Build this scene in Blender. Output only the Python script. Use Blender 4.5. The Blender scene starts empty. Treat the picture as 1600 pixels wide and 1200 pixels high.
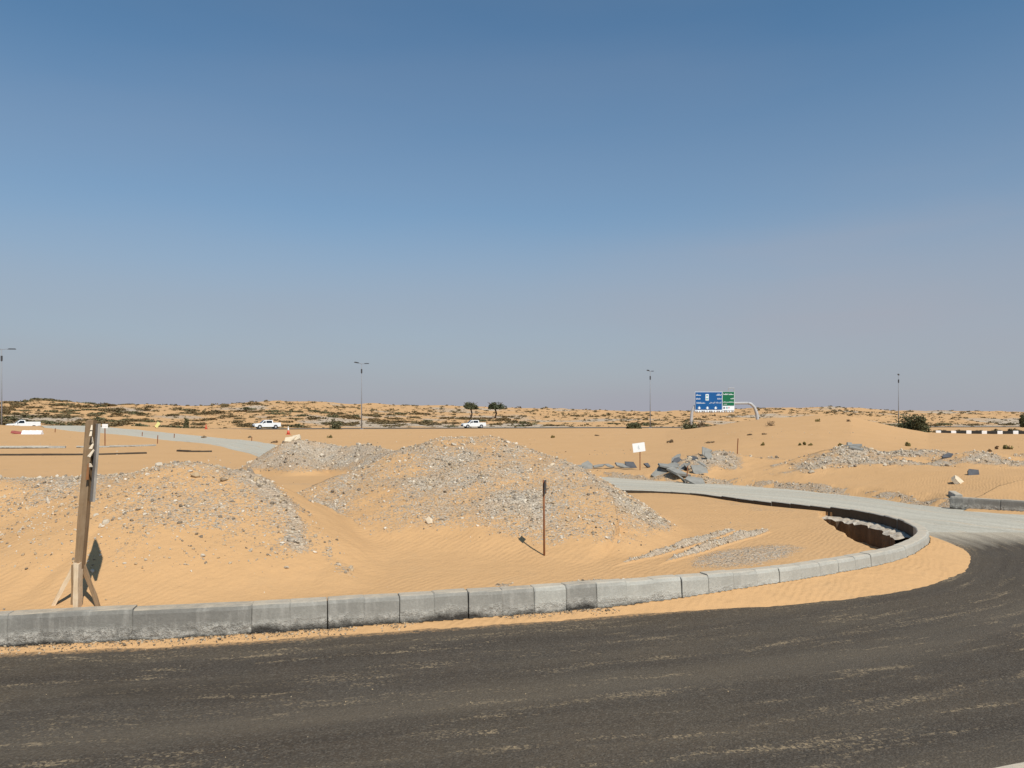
import bpy, math, random
import numpy as np
from mathutils import Vector, Matrix, Euler

random.seed(7)
rng = np.random.default_rng(7)
SC = bpy.context.scene
COL = SC.collection

# ------------------------------------------------------------------ camera, sky, sun, exposure
CAM_Z, FPX, HOR = 1.75, 1209.0, 658.0
cam_data = bpy.data.cameras.new('camera')
cam_data.sensor_width = 36.0
cam_data.lens = FPX / 1600 * 36.0
cam_data.shift_y = (HOR - 600) / 1600
cam_data.clip_start = 0.05
cam_data.clip_end = 9000
cam = bpy.data.objects.new('camera', cam_data)
cam.location = (0, 0, CAM_Z)
cam.rotation_euler = (math.radians(90), 0, 0)
COL.objects.link(cam)
SC.camera = cam

SUN_AZ, SUN_EL = math.radians(153), math.radians(50)     # clockwise from +Y: behind the camera, to its right
world = bpy.data.worlds.new("World")
SC.world = world
world.use_nodes = True
wn, wl = world.node_tree.nodes, world.node_tree.links
wn.clear()
sky = wn.new('ShaderNodeTexSky')
sky.sky_type = 'NISHITA'
sky.sun_disc = False
sky.sun_elevation = SUN_EL
sky.sun_rotation = SUN_AZ
sky.air_density = 1.0
sky.dust_density = 0.5
sky.ozone_density = 2.6
bg = wn.new('ShaderNodeBackground')
bg.inputs['Strength'].default_value = 0.10
wo = wn.new('ShaderNodeOutputWorld')
# desert dust: greyish-mauve veil thick near the horizon all round, thin with height, plus very thin high cloud
tc = wn.new('ShaderNodeTexCoord')
sep = wn.new('ShaderNodeSeparateXYZ')
wl.new(tc.outputs['Generated'], sep.inputs[0])
veil = wn.new('ShaderNodeValToRGB')
veil.color_ramp.interpolation = 'EASE'
el = veil.color_ramp.elements
el[0].position, el[0].color = 0.0, (0.95, 0.95, 0.95, 1)
el[1].position, el[1].color = 0.46, (0.0, 0.0, 0.0, 1)
e = el.new(0.12); e.color = (0.72, 0.72, 0.72, 1)
e = el.new(0.27); e.color = (0.22, 0.22, 0.22, 1)
wl.new(sep.outputs['Z'], veil.inputs[0])
mp = wn.new('ShaderNodeMapping')
mp.inputs['Scale'].default_value = (1.3, 1.3, 6.5)
mp.inputs['Rotation'].default_value = (0.0, math.radians(9), 0)
mp.inputs['Location'].default_value = (0.35, 0.2, 0.9)
wl.new(tc.outputs['Generated'], mp.inputs[0])
cn = wn.new('ShaderNodeTexNoise')
cn.inputs['Scale'].default_value = 1.1
cn.inputs['Detail'].default_value = 5
cn.inputs['Roughness'].default_value = 0.45
wl.new(mp.outputs[0], cn.inputs['Vector'])
cr = wn.new('ShaderNodeMapRange')
cr.inputs[1].default_value, cr.inputs[2].default_value = 0.45, 0.75
cr.inputs[3].default_value, cr.inputs[4].default_value = 0.0, 0.10
wl.new(cn.outputs[0], cr.inputs[0])
ad = wn.new('ShaderNodeMath'); ad.operation = 'ADD'; ad.use_clamp = True
wl.new(veil.outputs[0], ad.inputs[0]); wl.new(cr.outputs[0], ad.inputs[1])
cv = wn.new('ShaderNodeVectorMath'); cv.operation = 'SUBTRACT'
cv.inputs[1].default_value = (0.52, 0.84, 0.165)
cm = wn.new('ShaderNodeVectorMath'); cm.operation = 'MULTIPLY'
cm.inputs[1].default_value = (2.1, 1.2, 7.0)
cl_ = wn.new('ShaderNodeVectorMath'); cl_.operation = 'LENGTH'
wl.new(tc.outputs['Generated'], cv.inputs[0]); wl.new(cv.outputs[0], cm.inputs[0]); wl.new(cm.outputs[0], cl_.inputs[0])
cs = wn.new('ShaderNodeMapRange'); cs.interpolation_type = 'SMOOTHSTEP'
for i_, v_ in enumerate((1.15, 0.1, 0.0, 1.0)): cs.inputs[i_ + 1].default_value = v_
wl.new(cl_.outputs['Value'], cs.inputs[0])
cp = wn.new('ShaderNodeMath'); cp.operation = 'MULTIPLY'
cn2 = wn.new('ShaderNodeMapRange')
for i_, v_ in enumerate((0.34, 0.60, 0.20, 0.80)): cn2.inputs[i_ + 1].default_value = v_
wl.new(cn.outputs[0], cn2.inputs[0])
wl.new(cs.outputs[0], cp.inputs[0]); wl.new(cn2.outputs[0], cp.inputs[1])
mx = wn.new('ShaderNodeMix'); mx.data_type = 'RGBA'
mc = wn.new('ShaderNodeMix'); mc.data_type = 'RGBA'
mc.inputs[7].default_value = (3.95, 3.92, 4.45, 1)
wl.new(cp.outputs[0], mc.inputs[0])
wl.new(ad.outputs[0], mx.inputs[0])
tn = wn.new('ShaderNodeMix'); tn.data_type = 'RGBA'; tn.blend_type = 'MULTIPLY'; tn.inputs[0].default_value = 1.0
tn.inputs[7].default_value = (0.765, 1.03, 1.07, 1)      # the photograph's cooler white balance
wl.new(sky.outputs[0], tn.inputs[6]); wl.new(tn.outputs[2], mx.inputs[6])
mx.inputs[7].default_value = (3.68, 3.74, 4.25, 1)
wl.new(mx.outputs[2], mc.inputs[6]); wl.new(mc.outputs[2], bg.inputs['Color'])
wl.new(bg.outputs[0], wo.inputs['Surface'])

sun_data = bpy.data.lights.new('sun', 'SUN')
sun_data.energy = 5.0
sun_data.angle = math.radians(0.53)
sun_data.color = (1.0, 0.945, 0.86)
sun = bpy.data.objects.new('sun', sun_data)
sd = Vector((math.sin(SUN_AZ) * math.cos(SUN_EL), math.cos(SUN_AZ) * math.cos(SUN_EL), math.sin(SUN_EL)))
sun.rotation_euler = (-sd).to_track_quat('-Z', 'Y').to_euler()
sun.location = sd * 50
COL.objects.link(sun)

SC.view_settings.view_transform = 'Standard'
SC.view_settings.look = 'None'
SC.view_settings.exposure = 0.0
SC.view_settings.gamma = 1.0
SC.view_settings.use_curve_mapping = False

# ------------------------------------------------------------------ helpers
def P(px, py, z=None, D=None):
    """a point of the place seen at photo pixel (px, py), at height z or at depth D"""
    if D is None:
        D = (CAM_Z - z) * FPX / (py - HOR)
    return Vector(((px - 800) / FPX * D, D, CAM_Z - (py - HOR) / FPX * D))

def smooth(a, b, x):
    t = np.clip((x - a) / (b - a), 0, 1)
    return t * t * (3 - 2 * t)

def _hash(i, j, seed):
    n = (i.astype(np.int64) * 374761393 + j.astype(np.int64) * 668265263 + seed * 1442695041) & 0xffffffff
    n = ((n ^ (n >> 13)) * 1274126177) & 0xffffffff
    n = (n ^ (n >> 16)) & 0xffffffff
    return n.astype(np.float64) / 4294967295.0

def vnoise(x, y, seed=0):
    xi, yi = np.floor(x), np.floor(y)
    fx, fy = x - xi, y - yi
    u, v = fx * fx * fx * (fx * (fx * 6 - 15) + 10), fy * fy * fy * (fy * (fy * 6 - 15) + 10)
    a, b = _hash(xi, yi, seed), _hash(xi + 1, yi, seed)
    c, d = _hash(xi, yi + 1, seed), _hash(xi + 1, yi + 1, seed)
    return (a + (b - a) * u) * (1 - v) + (c + (d - c) * u) * v

def fbm(x, y, scale, octs=4, seed=0, gain=0.5):
    """about -1..1, feature size about 'scale' metres"""
    s, amp, tot = 0.0, 1.0, 0.0
    fx, fy = x / scale, y / scale
    for k in range(octs):
        s = s + amp * (vnoise(fx, fy, seed + k * 17) * 2 - 1)
        tot += amp
        amp *= gain
        fx, fy = fx * 2.03 + 5.1, fy * 2.03 + 9.7
    return s / tot

def resample(pts, step):
    """Catmull-Rom through pts, then even spacing"""
    p = np.array(pts, float)
    e0, e1 = 2 * p[0] - p[1], 2 * p[-1] - p[-2]
    q = np.vstack([e0, p, e1])
    out = []
    for i in range(1, len(q) - 2):
        n = 24
        t = np.linspace(0, 1, n, endpoint=False)[:, None]
        a, b, c, d = q[i - 1], q[i], q[i + 1], q[i + 2]
        # centripetal-ish: scale tangents by local chord lengths to avoid overshoot
        l0, l1, l2 = np.linalg.norm(b - a), np.linalg.norm(c - b), np.linalg.norm(d - c)
        m1 = ((c - b) / l1 * l0 + (b - a) / l0 * l1) / (l0 + l1) * l1
        m2 = ((d - c) / l2 * l1 + (c - b) / l1 * l2) / (l1 + l2) * l1
        h = (2 * t**3 - 3 * t**2 + 1) * b + (t**3 - 2 * t**2 + t) * m1 + (-2 * t**3 + 3 * t**2) * c + (t**3 - t**2) * m2
        out.append(h)
    out.append(p[-1:])
    o = np.vstack(out)
    s = np.concatenate([[0], np.cumsum(np.linalg.norm(np.diff(o, axis=0), axis=1))])
    ss = np.arange(0, s[-1], step)
    return np.stack([np.interp(ss, s, o[:, k]) for k in range(o.shape[1])], 1)

def dist_poly(X, Y, pts):
    """distance to a polyline and the fractional index of the nearest point"""
    best = np.full(X.shape, 1e9)
    idx = np.zeros(X.shape)
    for i in range(len(pts) - 1):
        ax, ay = pts[i][0], pts[i][1]
        dx, dy = pts[i + 1][0] - ax, pts[i + 1][1] - ay
        t = np.clip(((X - ax) * dx + (Y - ay) * dy) / (dx * dx + dy * dy + 1e-12), 0, 1)
        d = (X - ax - t * dx) ** 2 + (Y - ay - t * dy) ** 2
        m = d < best
        best = np.where(m, d, best)
        idx = np.where(m, i + t, idx)
    return np.sqrt(best), idx

def inside(X, Y, poly):
    r = np.zeros(X.shape, bool)
    n = len(poly)
    j = n - 1
    for i in range(n):
        xi, yi, xj, yj = poly[i][0], poly[i][1], poly[j][0], poly[j][1]
        if yi != yj:
            c = ((yi > Y) != (yj > Y)) & (X < (xj - xi) * (Y - yi) / (yj - yi) + xi)
            r ^= c
        j = i
    return r

def ridge(X, Y, pts, slope, c=0.25, back=None):
    h = np.full(X.shape, -9.0)
    side, best = np.zeros(X.shape), np.full(X.shape, 1e9)
    if back is not None:
        for (ax, ay, az), (bx, by, bz) in zip(pts[:-1], pts[1:]):
            dx, dy = bx - ax, by - ay
            t = np.clip(((X - ax) * dx + (Y - ay) * dy) / (dx * dx + dy * dy + 1e-12), 0, 1)
            ox, oy = X - ax - t * dx, Y - ay - t * dy
            r_ = np.sqrt(ox ** 2 + oy ** 2 + 1e-9)
            k = smooth(-.45, .45, (dx * oy - dy * ox) / (r_ * math.hypot(dx, dy) + 1e-9))
            side = np.where(r_ < best, k, side)
            best = np.minimum(best, r_)
    for (ax, ay, az), (bx, by, bz) in zip(pts[:-1], pts[1:]):
        dx, dy = bx - ax, by - ay
        t = np.clip(((X - ax) * dx + (Y - ay) * dy) / (dx * dx + dy * dy + 1e-12), 0, 1)
        ox, oy = X - ax - t * dx, Y - ay - t * dy
        r_ = np.sqrt(ox ** 2 + oy ** 2 + 1e-9)
        sl = slope if back is None else slope + (back - slope) * side
        d = np.sqrt(r_ * r_ + c * c) - c
        h = np.maximum(h, az + (bz - az) * t - sl * d)
    return h

def smax(a, b, k):
    h = np.clip(0.5 + 0.5 * (b - a) / k, 0, 1)
    return a + (b - a) * h + k * h * (1 - h)

# ------------------------------------------------------------------ plan of the place
KERB = resample([(-30, 0.9), (-9, 4.92), (-3.92, 5.93), (-2.15, 6.28), (-0.53, 6.72), (0.95, 7.15), (2.36, 7.7),
                 (3.42, 8.26), (4.47, 9.0), (5.15, 9.74), (5.71, 10.6), (5.98, 11.47), (6.08, 12.4), (5.93, 13.4),
                 (5.62, 14.2), (4.95, 15.7), (4.15, 17.3), (3.4, 17.95), (2.5, 18.3)], 0.1)
def dip(Y):
    return -0.11 * smooth(11.8, 17.0, Y)
i_nose = int(np.argmin((KERB[:, 0] - 5.98) ** 2 + (KERB[:, 1] - 11.47) ** 2))
FAR_EDGE = [(0.6, 19.8), (-3.5, 24.0), (-9, 31), (-14.5, 42), (-22, 55), (-33, 68), (-52, 86)]
ISLAND = [tuple(p) for p in KERB[::2]] + FAR_EDGE + [(-140, 150), (-140, -20)]
BANK = resample([(-65, 104), (-45, 87), (-31, 74), (-19.5, 59), (-13, 46), (-8, 35), (-2, 29), (2.85, 26.2), (4.1, 24.7), (6.55, 22.6),
                 (8.25, 20.0), (8.95, 18.2), (9.15, 16.6), (10.2, 15.4), (12.0, 13.6), (16, 9.5), (30, 0)], 0.25)
BANK_POLY = [tuple(p) for p in BANK[::2]] + [(220, -20), (900, 900), (-900, 900), (-140, 150)]
RK0 = int(np.argmin((BANK[:, 0] - 9.15) ** 2 + (BANK[:, 1] - 16.6) ** 2))
POLES = np.array([(-150, 66), (-81, 122), (-30, 154), (31.5, 177), (96, 192), (260, 226)], float)

def hw_y(X):
    return np.interp(X, POLES[:, 0], POLES[:, 1]) + 0.0

CREST = np.array([(-400, 662), (0, 664), (200, 665.5), (300, 670), (400, 671.5), (560, 672.5), (800, 674.5), (1000, 675), (1040, 674.5), (1100, 668),
                  (1160, 658.5), (1200, 653.5), (1280, 649), (1330, 651), (1370, 660), (1400, 667), (1450, 676.5), (1520, 678.5), (1600, 678.5), (2200, 678)])
RIDGE = np.array([(-600, 630), (0, 626), (60, 625), (150, 629), (250, 630), (330, 630), (400, 626), (440, 625), (500, 628), (560, 630.5), (700, 634),
                  (800, 637), (900, 640), (1040, 641), (1100, 640), (1200, 635), (1300, 636), (1400, 640), (1500, 641), (1600, 642), (2200, 640)])
DRIFT = np.array([(-40, .12, .015), (-4, .13, .025), (-2, .16, .03), (0, .17, .03), (.95, .20, .045), (1.7, .27, .075), (2.3, .37, .105), (2.9, .50, .12), (4, .58, .13), (4.8, .56, .14),
                  (5.35, .52, .15), (5.8, .44, .15), (5.97, .32, .13), (6.06, .12, .06)])
PIT_EDGE = [(5.35, 13.6), (5.0, 12.5), (4.74, 11.3), (4.5, 10.2), (4.42, 9.55), (4.5, 9.0)]

M1A = [(-13, 9.0, .95), (-9, 9.2, 1.05), (-5.6, 9.5, 1.05), (-4.6, 9.5, 1.14), (-3.95, 9.5, 1.27), (-3.5, 9.45, 1.18), (-3.05, 9.25, .98)]
M1B = [(-3.05, 9.25, .98), (-2.45, 8.4, .64), (-1.65, 7.45, .33)]
M2 = [(-2.85, 11.1, .70), (-2.3, 11.7, 1.02), (-1.8, 12.4, 1.15), (-1.1, 13, 1.47), (-.4, 13, 1.5), (.05, 12.6, 1.34), (.6, 12, 1.2), (1.05, 11.2, .90), (1.35, 10.3, .56), (1.30, 9.4, .38)]
M3 = [(-5.6, 20, 1.27), (-5.1, 20.3, 1.2), (-4.4, 20.0, 1.08), (-3.7, 19.6, 1.16), (-3.0, 18.4, 1.05), (-2.4, 17.4, 1.0)]
M3B = [(-5.4, 19.4, 1.05), (-4.9, 18.2, .75)]
R0 = [(5.9, 26.3, .44), (6.6, 27, .62), (7.3, 27, .70), (8.0, 26.7, .60), (8.9, 26.4, .52), (9.5, 26.2, .40)]
R1 = [(9.7, 25.2, .30), (10.4, 25.2, .66), (11.0, 25.4, .93), (11.4, 25.4, .78), (12.0, 25.4, .66)]
R2 = [(12.3, 25.6, .62), (12.9, 25.6, .80), (13.4, 25.5, .82), (13.9, 25.3, .60)]
R3 = [(13.6, 24, .66), (14.4, 24.1, .78), (15.0, 24.2, .80), (15.7, 24, .72), (17, 23.8, .76), (18.5, 23.6, .7), (21, 24, .5)]
W1 = [(1.0, 8.05, .0), (1.6, 8.8, .06), (2.45, 9.95, .08), (3.1, 10.9, .05)]
W2 = [(1.5, 8.2, .0), (2.2, 9.15, .07), (3.05, 10.25, .09), (3.6, 11.0, .06)]
MOUND_NAMES = ['', 'M1', 'M2', 'M3', 'R0', 'R1', 'R2', 'R3']

def plain(X, Y):
    Ys = np.maximum(Y, 4.0)
    px = 800 + FPX * X / Ys
    zc = CAM_Z - (np.interp(px, CREST[:, 0], CREST[:, 1]) - HOR) / FPX * 90
    zn = 0.12 + 0.30 * smooth(950, 1150, px)
    ex = 2.6 - 1.3 * smooth(700, 1150, px)
    t = np.clip((Ys - 25) / 65, 0, 1) ** ex
    z = zn + (zc - zn) * t
    return z, px

def terrain(X, Y):
    """height, gravel share 0..1, mound number, of the sand ground at (X, Y)"""
    X = np.asarray(X, float); Y = np.asarray(Y, float)
    zp, px = plain(X, Y)
    inI = inside(X, Y, ISLAND)
    near = (Y < 60) & (np.abs(X) < 60)
    dK, iK = dist_poly(X, Y, KERB[::2]); iK = iK * 2
    dF, _ = dist_poly(X, Y, [tuple(KERB[-1])] + FAR_EDGE)
    dB, iB = dist_poly(X, Y, BANK[::2]); iB = iB * 2
    inB = inside(X, Y, BANK_POLY)
    lump = fbm(X, Y, 1.4, 4, 3)
    lump2 = fbm(X, Y, 0.35, 3, 11)
    # road bed
    z_road = dip(Y) * (1 - smooth(24, 42, Y)) + (zp - 0.02) * smooth(24, 42, Y)
    z = z_road - 0.06
    grav = np.zeros(X.shape)
    mid = np.zeros(X.shape, int)
    # --- island
    m = 1 - smooth(-0.8, 2.4, X)
    zi = 0.205 + 0.055 * m * np.minimum(dK, 6.5) + 0.02 * lump + 0.10 * m * smooth(7, 9, Y) * fbm(X, Y, 3.0, 3, 5) * smooth(0.4, 1.5, dK)
    zi = zi - 0.05 * smooth(2.5, 4.5, X) * smooth(0.3, 2, dK)
    zi = zi + dip(Y) * (1 - smooth(.3, 2.5, dK)) * (Y > 11) * (X > 0)
    zi = zi - 0.04 * (iK > i_nose + 12) * (1 - smooth(.25, .8, dK))
    zi = zi + (zp - zi) * smooth(15, 24, Y - 0.0 * X)
    h1 = np.maximum(ridge(X, Y, M1A, .375, .40, .62), ridge(X, Y, M1B, .40, .22, .75)) + 0.045 * lump + 0.012 * lump2
    h2 = ridge(X, Y, M2, .285, .30, .62) + 0.06 * lump + 0.02 * lump2
    h3 = np.maximum(ridge(X, Y, M3, .62, .18), ridge(X, Y, M3B, .6, .15)) + 0.05 * lump + 0.02 * lump2
    zi0 = zi
    base = zi
    for k, h in ((1, h1), (2, h2), (3, h3)):
        mid = np.where(inI & (h > base + 0.03) & (h >= zi - 0.02) & (Y < 24), k, mid)
        zi = smax(zi, np.where(Y < 30, h, -9), 0.10)
        base = np.maximum(base, h)
    w1 = ridge(X, Y, W1, .85, .02); w2 = ridge(X, Y, W2, .85, .02)
    wr = np.clip(np.maximum(w1, w2) * (1.0 + .5 * fbm(X, Y, .3, 2, 44)), 0, 1)
    zi = zi + wr
    # gravel share on the island
    n1 = fbm(X, Y, 0.9, 4, 21)
    n2 = fbm(X, Y, 0.35, 3, 22)
    up1 = np.clip((h1 - 0.30) / 0.9, 0, 1)
    tail, _ = dist_poly(X, Y, [(-3.0, 9.25), (-2.62, 8.8), (-2.32, 8.3), (-2.17, 7.8), (-2.05, 7.2)])
    tail2, _ = dist_poly(X, Y, [(-2.55, 8.7), (-2.05, 8.05), (-1.5, 7.25)])
    crest1, _ = dist_poly(X, Y, [(p[0], p[1]) for p in M1A])
    g1 = (0.16 + 0.22 * up1 + 0.32 * np.exp(-(tail / .17) ** 2) * smooth(-.25, .3, n1) + 0.42 * np.exp(-(crest1 / .28) ** 2) + 0.42 * n1) * smooth(.28, .62, h1 + .12 * n1 + .5 * np.exp(-(tail / .3) ** 2))
    side = ((X + 3.3) * 2.7 + (Y - 9.9) * 1.9) / 3.3          # right of the mound's spur the sand lies clean
    g1 = g1 * (1 - smooth(0.05, .30, side + .15 * n1))
    g2 = (0.58 + 0.50 * n1 + .15 * n2) * smooth(.0, .20, h2 - zi0 + .08 * n1)
    g3 = (0.70 + 0.45 * n1) * smooth(.45, .7, h3)
    gi = np.where(mid == 1, g1, np.where(mid == 2, g2, np.where(mid == 3, g3, 0)))
    gi = np.maximum(gi, inI * .95 * (Y < 9.2) * np.exp(-(tail / (.10 + .07 * smooth(8.6, 7.6, Y) + .05 * n2)) ** 2) * smooth(-.55, .1, n1 + .4 * n2))
    gi = np.maximum(gi, inI * .42 * (Y < 8.6) * np.exp(-(tail2 / .10) ** 2) * smooth(-.3, .3, n2))
    gi = np.maximum(gi, 0.95 * smooth(.008, .03, wr))
    patch = ((X - 2.75) * .75 + (Y - 8.95) * .66, -(X - 2.75) * .66 + (Y - 8.95) * .75)
    pr = np.sqrt((patch[0] / 1.35) ** 2 + (patch[1] / .50) ** 2) + .30 * n1
    gi = np.maximum(gi, 0.66 * (1 - smooth(.55, 1.15, pr)))
    gi = np.maximum(gi, 0.30 * smooth(.25, .55, n1) * smooth(9, 12, Y) * (Y < 60))
    toe, _ = dist_poly(X, Y, KERB[::4] + np.array([-.05, .28]))
    gi = np.maximum(gi, .75 * (toe < .09 + .07 * n2) * smooth(-1.3, -.9, X) * (1 - smooth(1.0, 1.5, X)) * (n1 > -.1))
    # pit inside the nose
    dP, _ = dist_poly(X, Y, PIT_EDGE)
    pit_poly = PIT_EDGE + [(5.3, 9.2), (6.3, 11), (6.3, 12.5), (5.6, 13.8)]
    inP = inside(X, Y, pit_poly)
    sp = np.where(inP, dP, -dP) + 0.05 * n2
    zi = zi - 0.42 * smooth(-0.02, 0.14, sp)
    kerbed = dK < dF
    lim = np.where(kerbed, smooth(.06, .10, dK), smooth(0, 1.2, dF + .25 * n1))
    z = np.where(inI, z + (zi - z) * lim, z)
    grav = np.where(inI, gi, grav)
    # --- drift of sand outside the near kerb
    wK = np.interp(iK, np.arange(len(KERB)), np.interp(KERB[:, 0], DRIFT[:, 0], DRIFT[:, 1]) * (np.arange(len(KERB)) <= i_nose + 3))
    hK = np.interp(iK, np.arange(len(KERB)), np.interp(KERB[:, 0], DRIFT[:, 0], DRIFT[:, 2]) * (np.arange(len(KERB)) <= i_nose + 3))
    q = dK / np.maximum(wK * (1 + .10 * fbm(X, Y, 1.0, 2, 61)), .02)
    zd = np.where(wK > .02, hK * (1 - q) * (1 + .35 * q), -0.5) + .006 * n2 + .007 * fbm(X, Y, .10, 2, 64)
    z = np.where(~inI & ~inB, np.maximum(z, zd), z)
    # --- bank beyond the road
    zb = zp + 0.03 * lump + 0.05 * fbm(X, Y, 4.0, 3, 71)
    zr_ = dip(Y) * (1 - smooth(.5, 3.5, dB)) + np.maximum(0.16 * smooth(0, .9, dB + .3 * n1), 0) + (zb - .16) * smooth(.5, 3.5, dB)
    isk = (iB > RK0 + 2.2)
    zr_ = np.where(isk, 0.125 + (np.maximum(zb, .14) - .125) * smooth(.3, 3, dB), zr_)
    zs = zr_
    for k, r, sl in ((4, R0, .21), (5, R1, .21), (6, R2, .20), (7, R3, .20)):
        h = ridge(X, Y, r, sl, .2, .5) + 0.09 * lump + 0.03 * lump2
        h = np.where((Y > 20) & (Y < 32), h, -9)
        mid = np.where(inB & (h > zr_ + 0.02), k, mid)
        zs = smax(zs, h, 0.08)
    gb = np.where(mid >= 4, 0.60 + .95 * n1, 0) * smooth(.03, .2, zs - zr_ + .1 * n1 + .06)
    gb = np.where(mid == 4, gb * .9, gb)
    gb = np.maximum(gb, (.65 * (np.abs(dB - .35 - .25 * n1) < .22) * (n2 > -.25)) * (Y < 40) * (~isk))
    lim = np.where(isk, smooth(.06, .12, dB), smooth(0.0, .5, dB + .12 * n1))
    z = np.where(inB, z + (zs - z) * lim, z)
    grav = np.where(inB, gb, grav)
    outk = ~inB & ~inI & isk
    z = np.where(outk, np.maximum(z, dip(Y) + .045 * (1 - dB / (.45 + .2 * n1)) + .008 * n2), z)
    # --- far side: down to the highway, then the dunes
    hy = hw_y(X)
    zf = z + (0.15 - z) * smooth(92, 104, Y) * (Y < hy + 40)
    zf = np.where(Y > 104, 0.15, zf)
    z = np.where(Y > 92, zf, z)
    z = z + .06 * fbm(X, Y, 9, 3, 81) * smooth(30, 50, Y) * (1 - smooth(92, 100, Y))
    d0 = hy + 27
    dr = hy + 165
    rx = 800 + FPX * X / np.maximum(Y, 20)
    zr = CAM_Z - (np.interp(rx, RIDGE[:, 0], RIDGE[:, 1]) - HOR) / FPX * dr
    t = np.clip((Y - d0) / (dr - d0), 0, 1)
    prof = t ** 1.15
    hum = fbm(X, Y, 38, 3, 91) * .75 + np.abs(fbm(X, Y, 14, 3, 95)) * .8 - .2
    zdn = 0.15 + (zr - 0.35) * prof + hum * smooth(0, .25, t)
    over = np.clip(Y - dr, 0, 1e9)
    zdn = np.where(Y > dr, zdn - np.minimum(over * .05, zr + 1.5), zdn)
    z = np.where(Y > d0, np.where(over > 0, zdn, zdn), z)
    grav = np.where(Y > d0, 0.15 + .8 * smooth(.0, .5, fbm(X, Y, 22, 4, 99) + .35 - .6 * t), grav)
    mid = np.where(Y > 60, 0, mid)
    return z, np.clip(grav, 0, 1), mid

def ground_z(x, y):
    return float(terrain(np.array([x]), np.array([y]))[0][0])

# ------------------------------------------------------------------ material kit
class NT:
    def __init__(self, name, rough=0.9, spec=0.2):
        self.m = bpy.data.materials.new(name)
        self.m.use_nodes = True
        self.n, self.l = self.m.node_tree.nodes, self.m.node_tree.links
        self.b = self.n['Principled BSDF']
        self.b.inputs['Roughness'].default_value = rough
        self.b.inputs['Specular IOR Level'].default_value = spec
        self._tc = None
    def obj(self):
        if not self._tc: self._tc = self.n.new('ShaderNodeTexCoord')
        return self._tc.outputs['Object']
    def pos(self):
        return self.n.new('ShaderNodeNewGeometry').outputs['Position']
    def attr(self, name):
        a = self.n.new('ShaderNodeAttribute'); a.attribute_name = name
        return a
    def mapping(self, v, scale=(1, 1, 1), rot=(0, 0, 0)):
        m = self.n.new('ShaderNodeMapping')
        m.inputs['Scale'].default_value = scale; m.inputs['Rotation'].default_value = rot
        self.l.new(v, m.inputs[0]); return m.outputs[0]
    def noise(self, v, scale, detail=4, rough=.55, dist=0):
        t = self.n.new('ShaderNodeTexNoise')
        t.inputs['Scale'].default_value = scale; t.inputs['Detail'].default_value = detail
        t.inputs['Roughness'].default_value = rough; t.inputs['Distortion'].default_value = dist
        self.l.new(v, t.inputs['Vector']); return t.outputs[0]
    def voronoi(self, v, scale, out='Color', feature='F1'):
        t = self.n.new('ShaderNodeTexVoronoi'); t.feature = feature
        t.inputs['Scale'].default_value = scale
        self.l.new(v, t.inputs['Vector']); return t.outputs[out]
    def ramp(self, f, stops):
        r = self.n.new('ShaderNodeValToRGB')
        e = r.color_ramp.elements
        for i, (p, c) in enumerate(stops):
            if not isinstance(c, (tuple, list)): c = (c, c, c)
            k = e[i] if i < 2 else e.new(p)
            k.position = p; k.color = (*c, 1)
        self.l.new(f, r.inputs[0]); return r.outputs[0]
    def rng(self, f, a, b, c=0., d=1.):
        r = self.n.new('ShaderNodeMapRange')
        for i, v in enumerate((a, b, c, d)): r.inputs[i + 1].default_value = v
        self.l.new(f, r.inputs[0]); return r.outputs[0]
    def math(self, op, a, b=None, clamp=False):
        m = self.n.new('ShaderNodeMath'); m.operation = op; m.use_clamp = clamp
        for i, v in enumerate((a, b)):
            if v is None: continue
            if isinstance(v, (int, float)): m.inputs[i].default_value = v
            else: self.l.new(v, m.inputs[i])
        return m.outputs[0]
    def mix(self, f, a, b, blend='MIX'):
        m = self.n.new('ShaderNodeMix'); m.data_type = 'RGBA'; m.blend_type = blend
        for i, v in ((0, f), (6, a), (7, b)):
            if isinstance(v, (int, float)): m.inputs[i].default_value = v
            elif isinstance(v, (tuple, list)): m.inputs[i].default_value = (*v, 1)
            else: self.l.new(v, m.inputs[i])
        return m.outputs[2]
    def color(self, c):
        if isinstance(c, (tuple, list)): self.b.inputs['Base Color'].default_value = (*c, 1)
        else: self.l.new(c, self.b.inputs['Base Color'])
    def bump(self, h, dist, strength=1.0):
        b = self.n.new('ShaderNodeBump')
        b.inputs['Distance'].default_value = dist; b.inputs['Strength'].default_value = strength
        self.l.new(h, b.inputs['Height'])
        prev = self.b.inputs['Normal'].links
        if prev: self.l.new(prev[0].from_socket, b.inputs['Normal'])
        self.l.new(b.outputs[0], self.b.inputs['Normal'])
    def sepz(self, v, k='Z'):
        s = self.n.new('ShaderNodeSeparateXYZ'); self.l.new(v, s.inputs[0]); return s.outputs[k]

SAND_A, SAND_B, SAND_C = (0.490, 0.296, 0.138), (0.520, 0.318, 0.152), (0.445, 0.278, 0.14)

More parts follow.
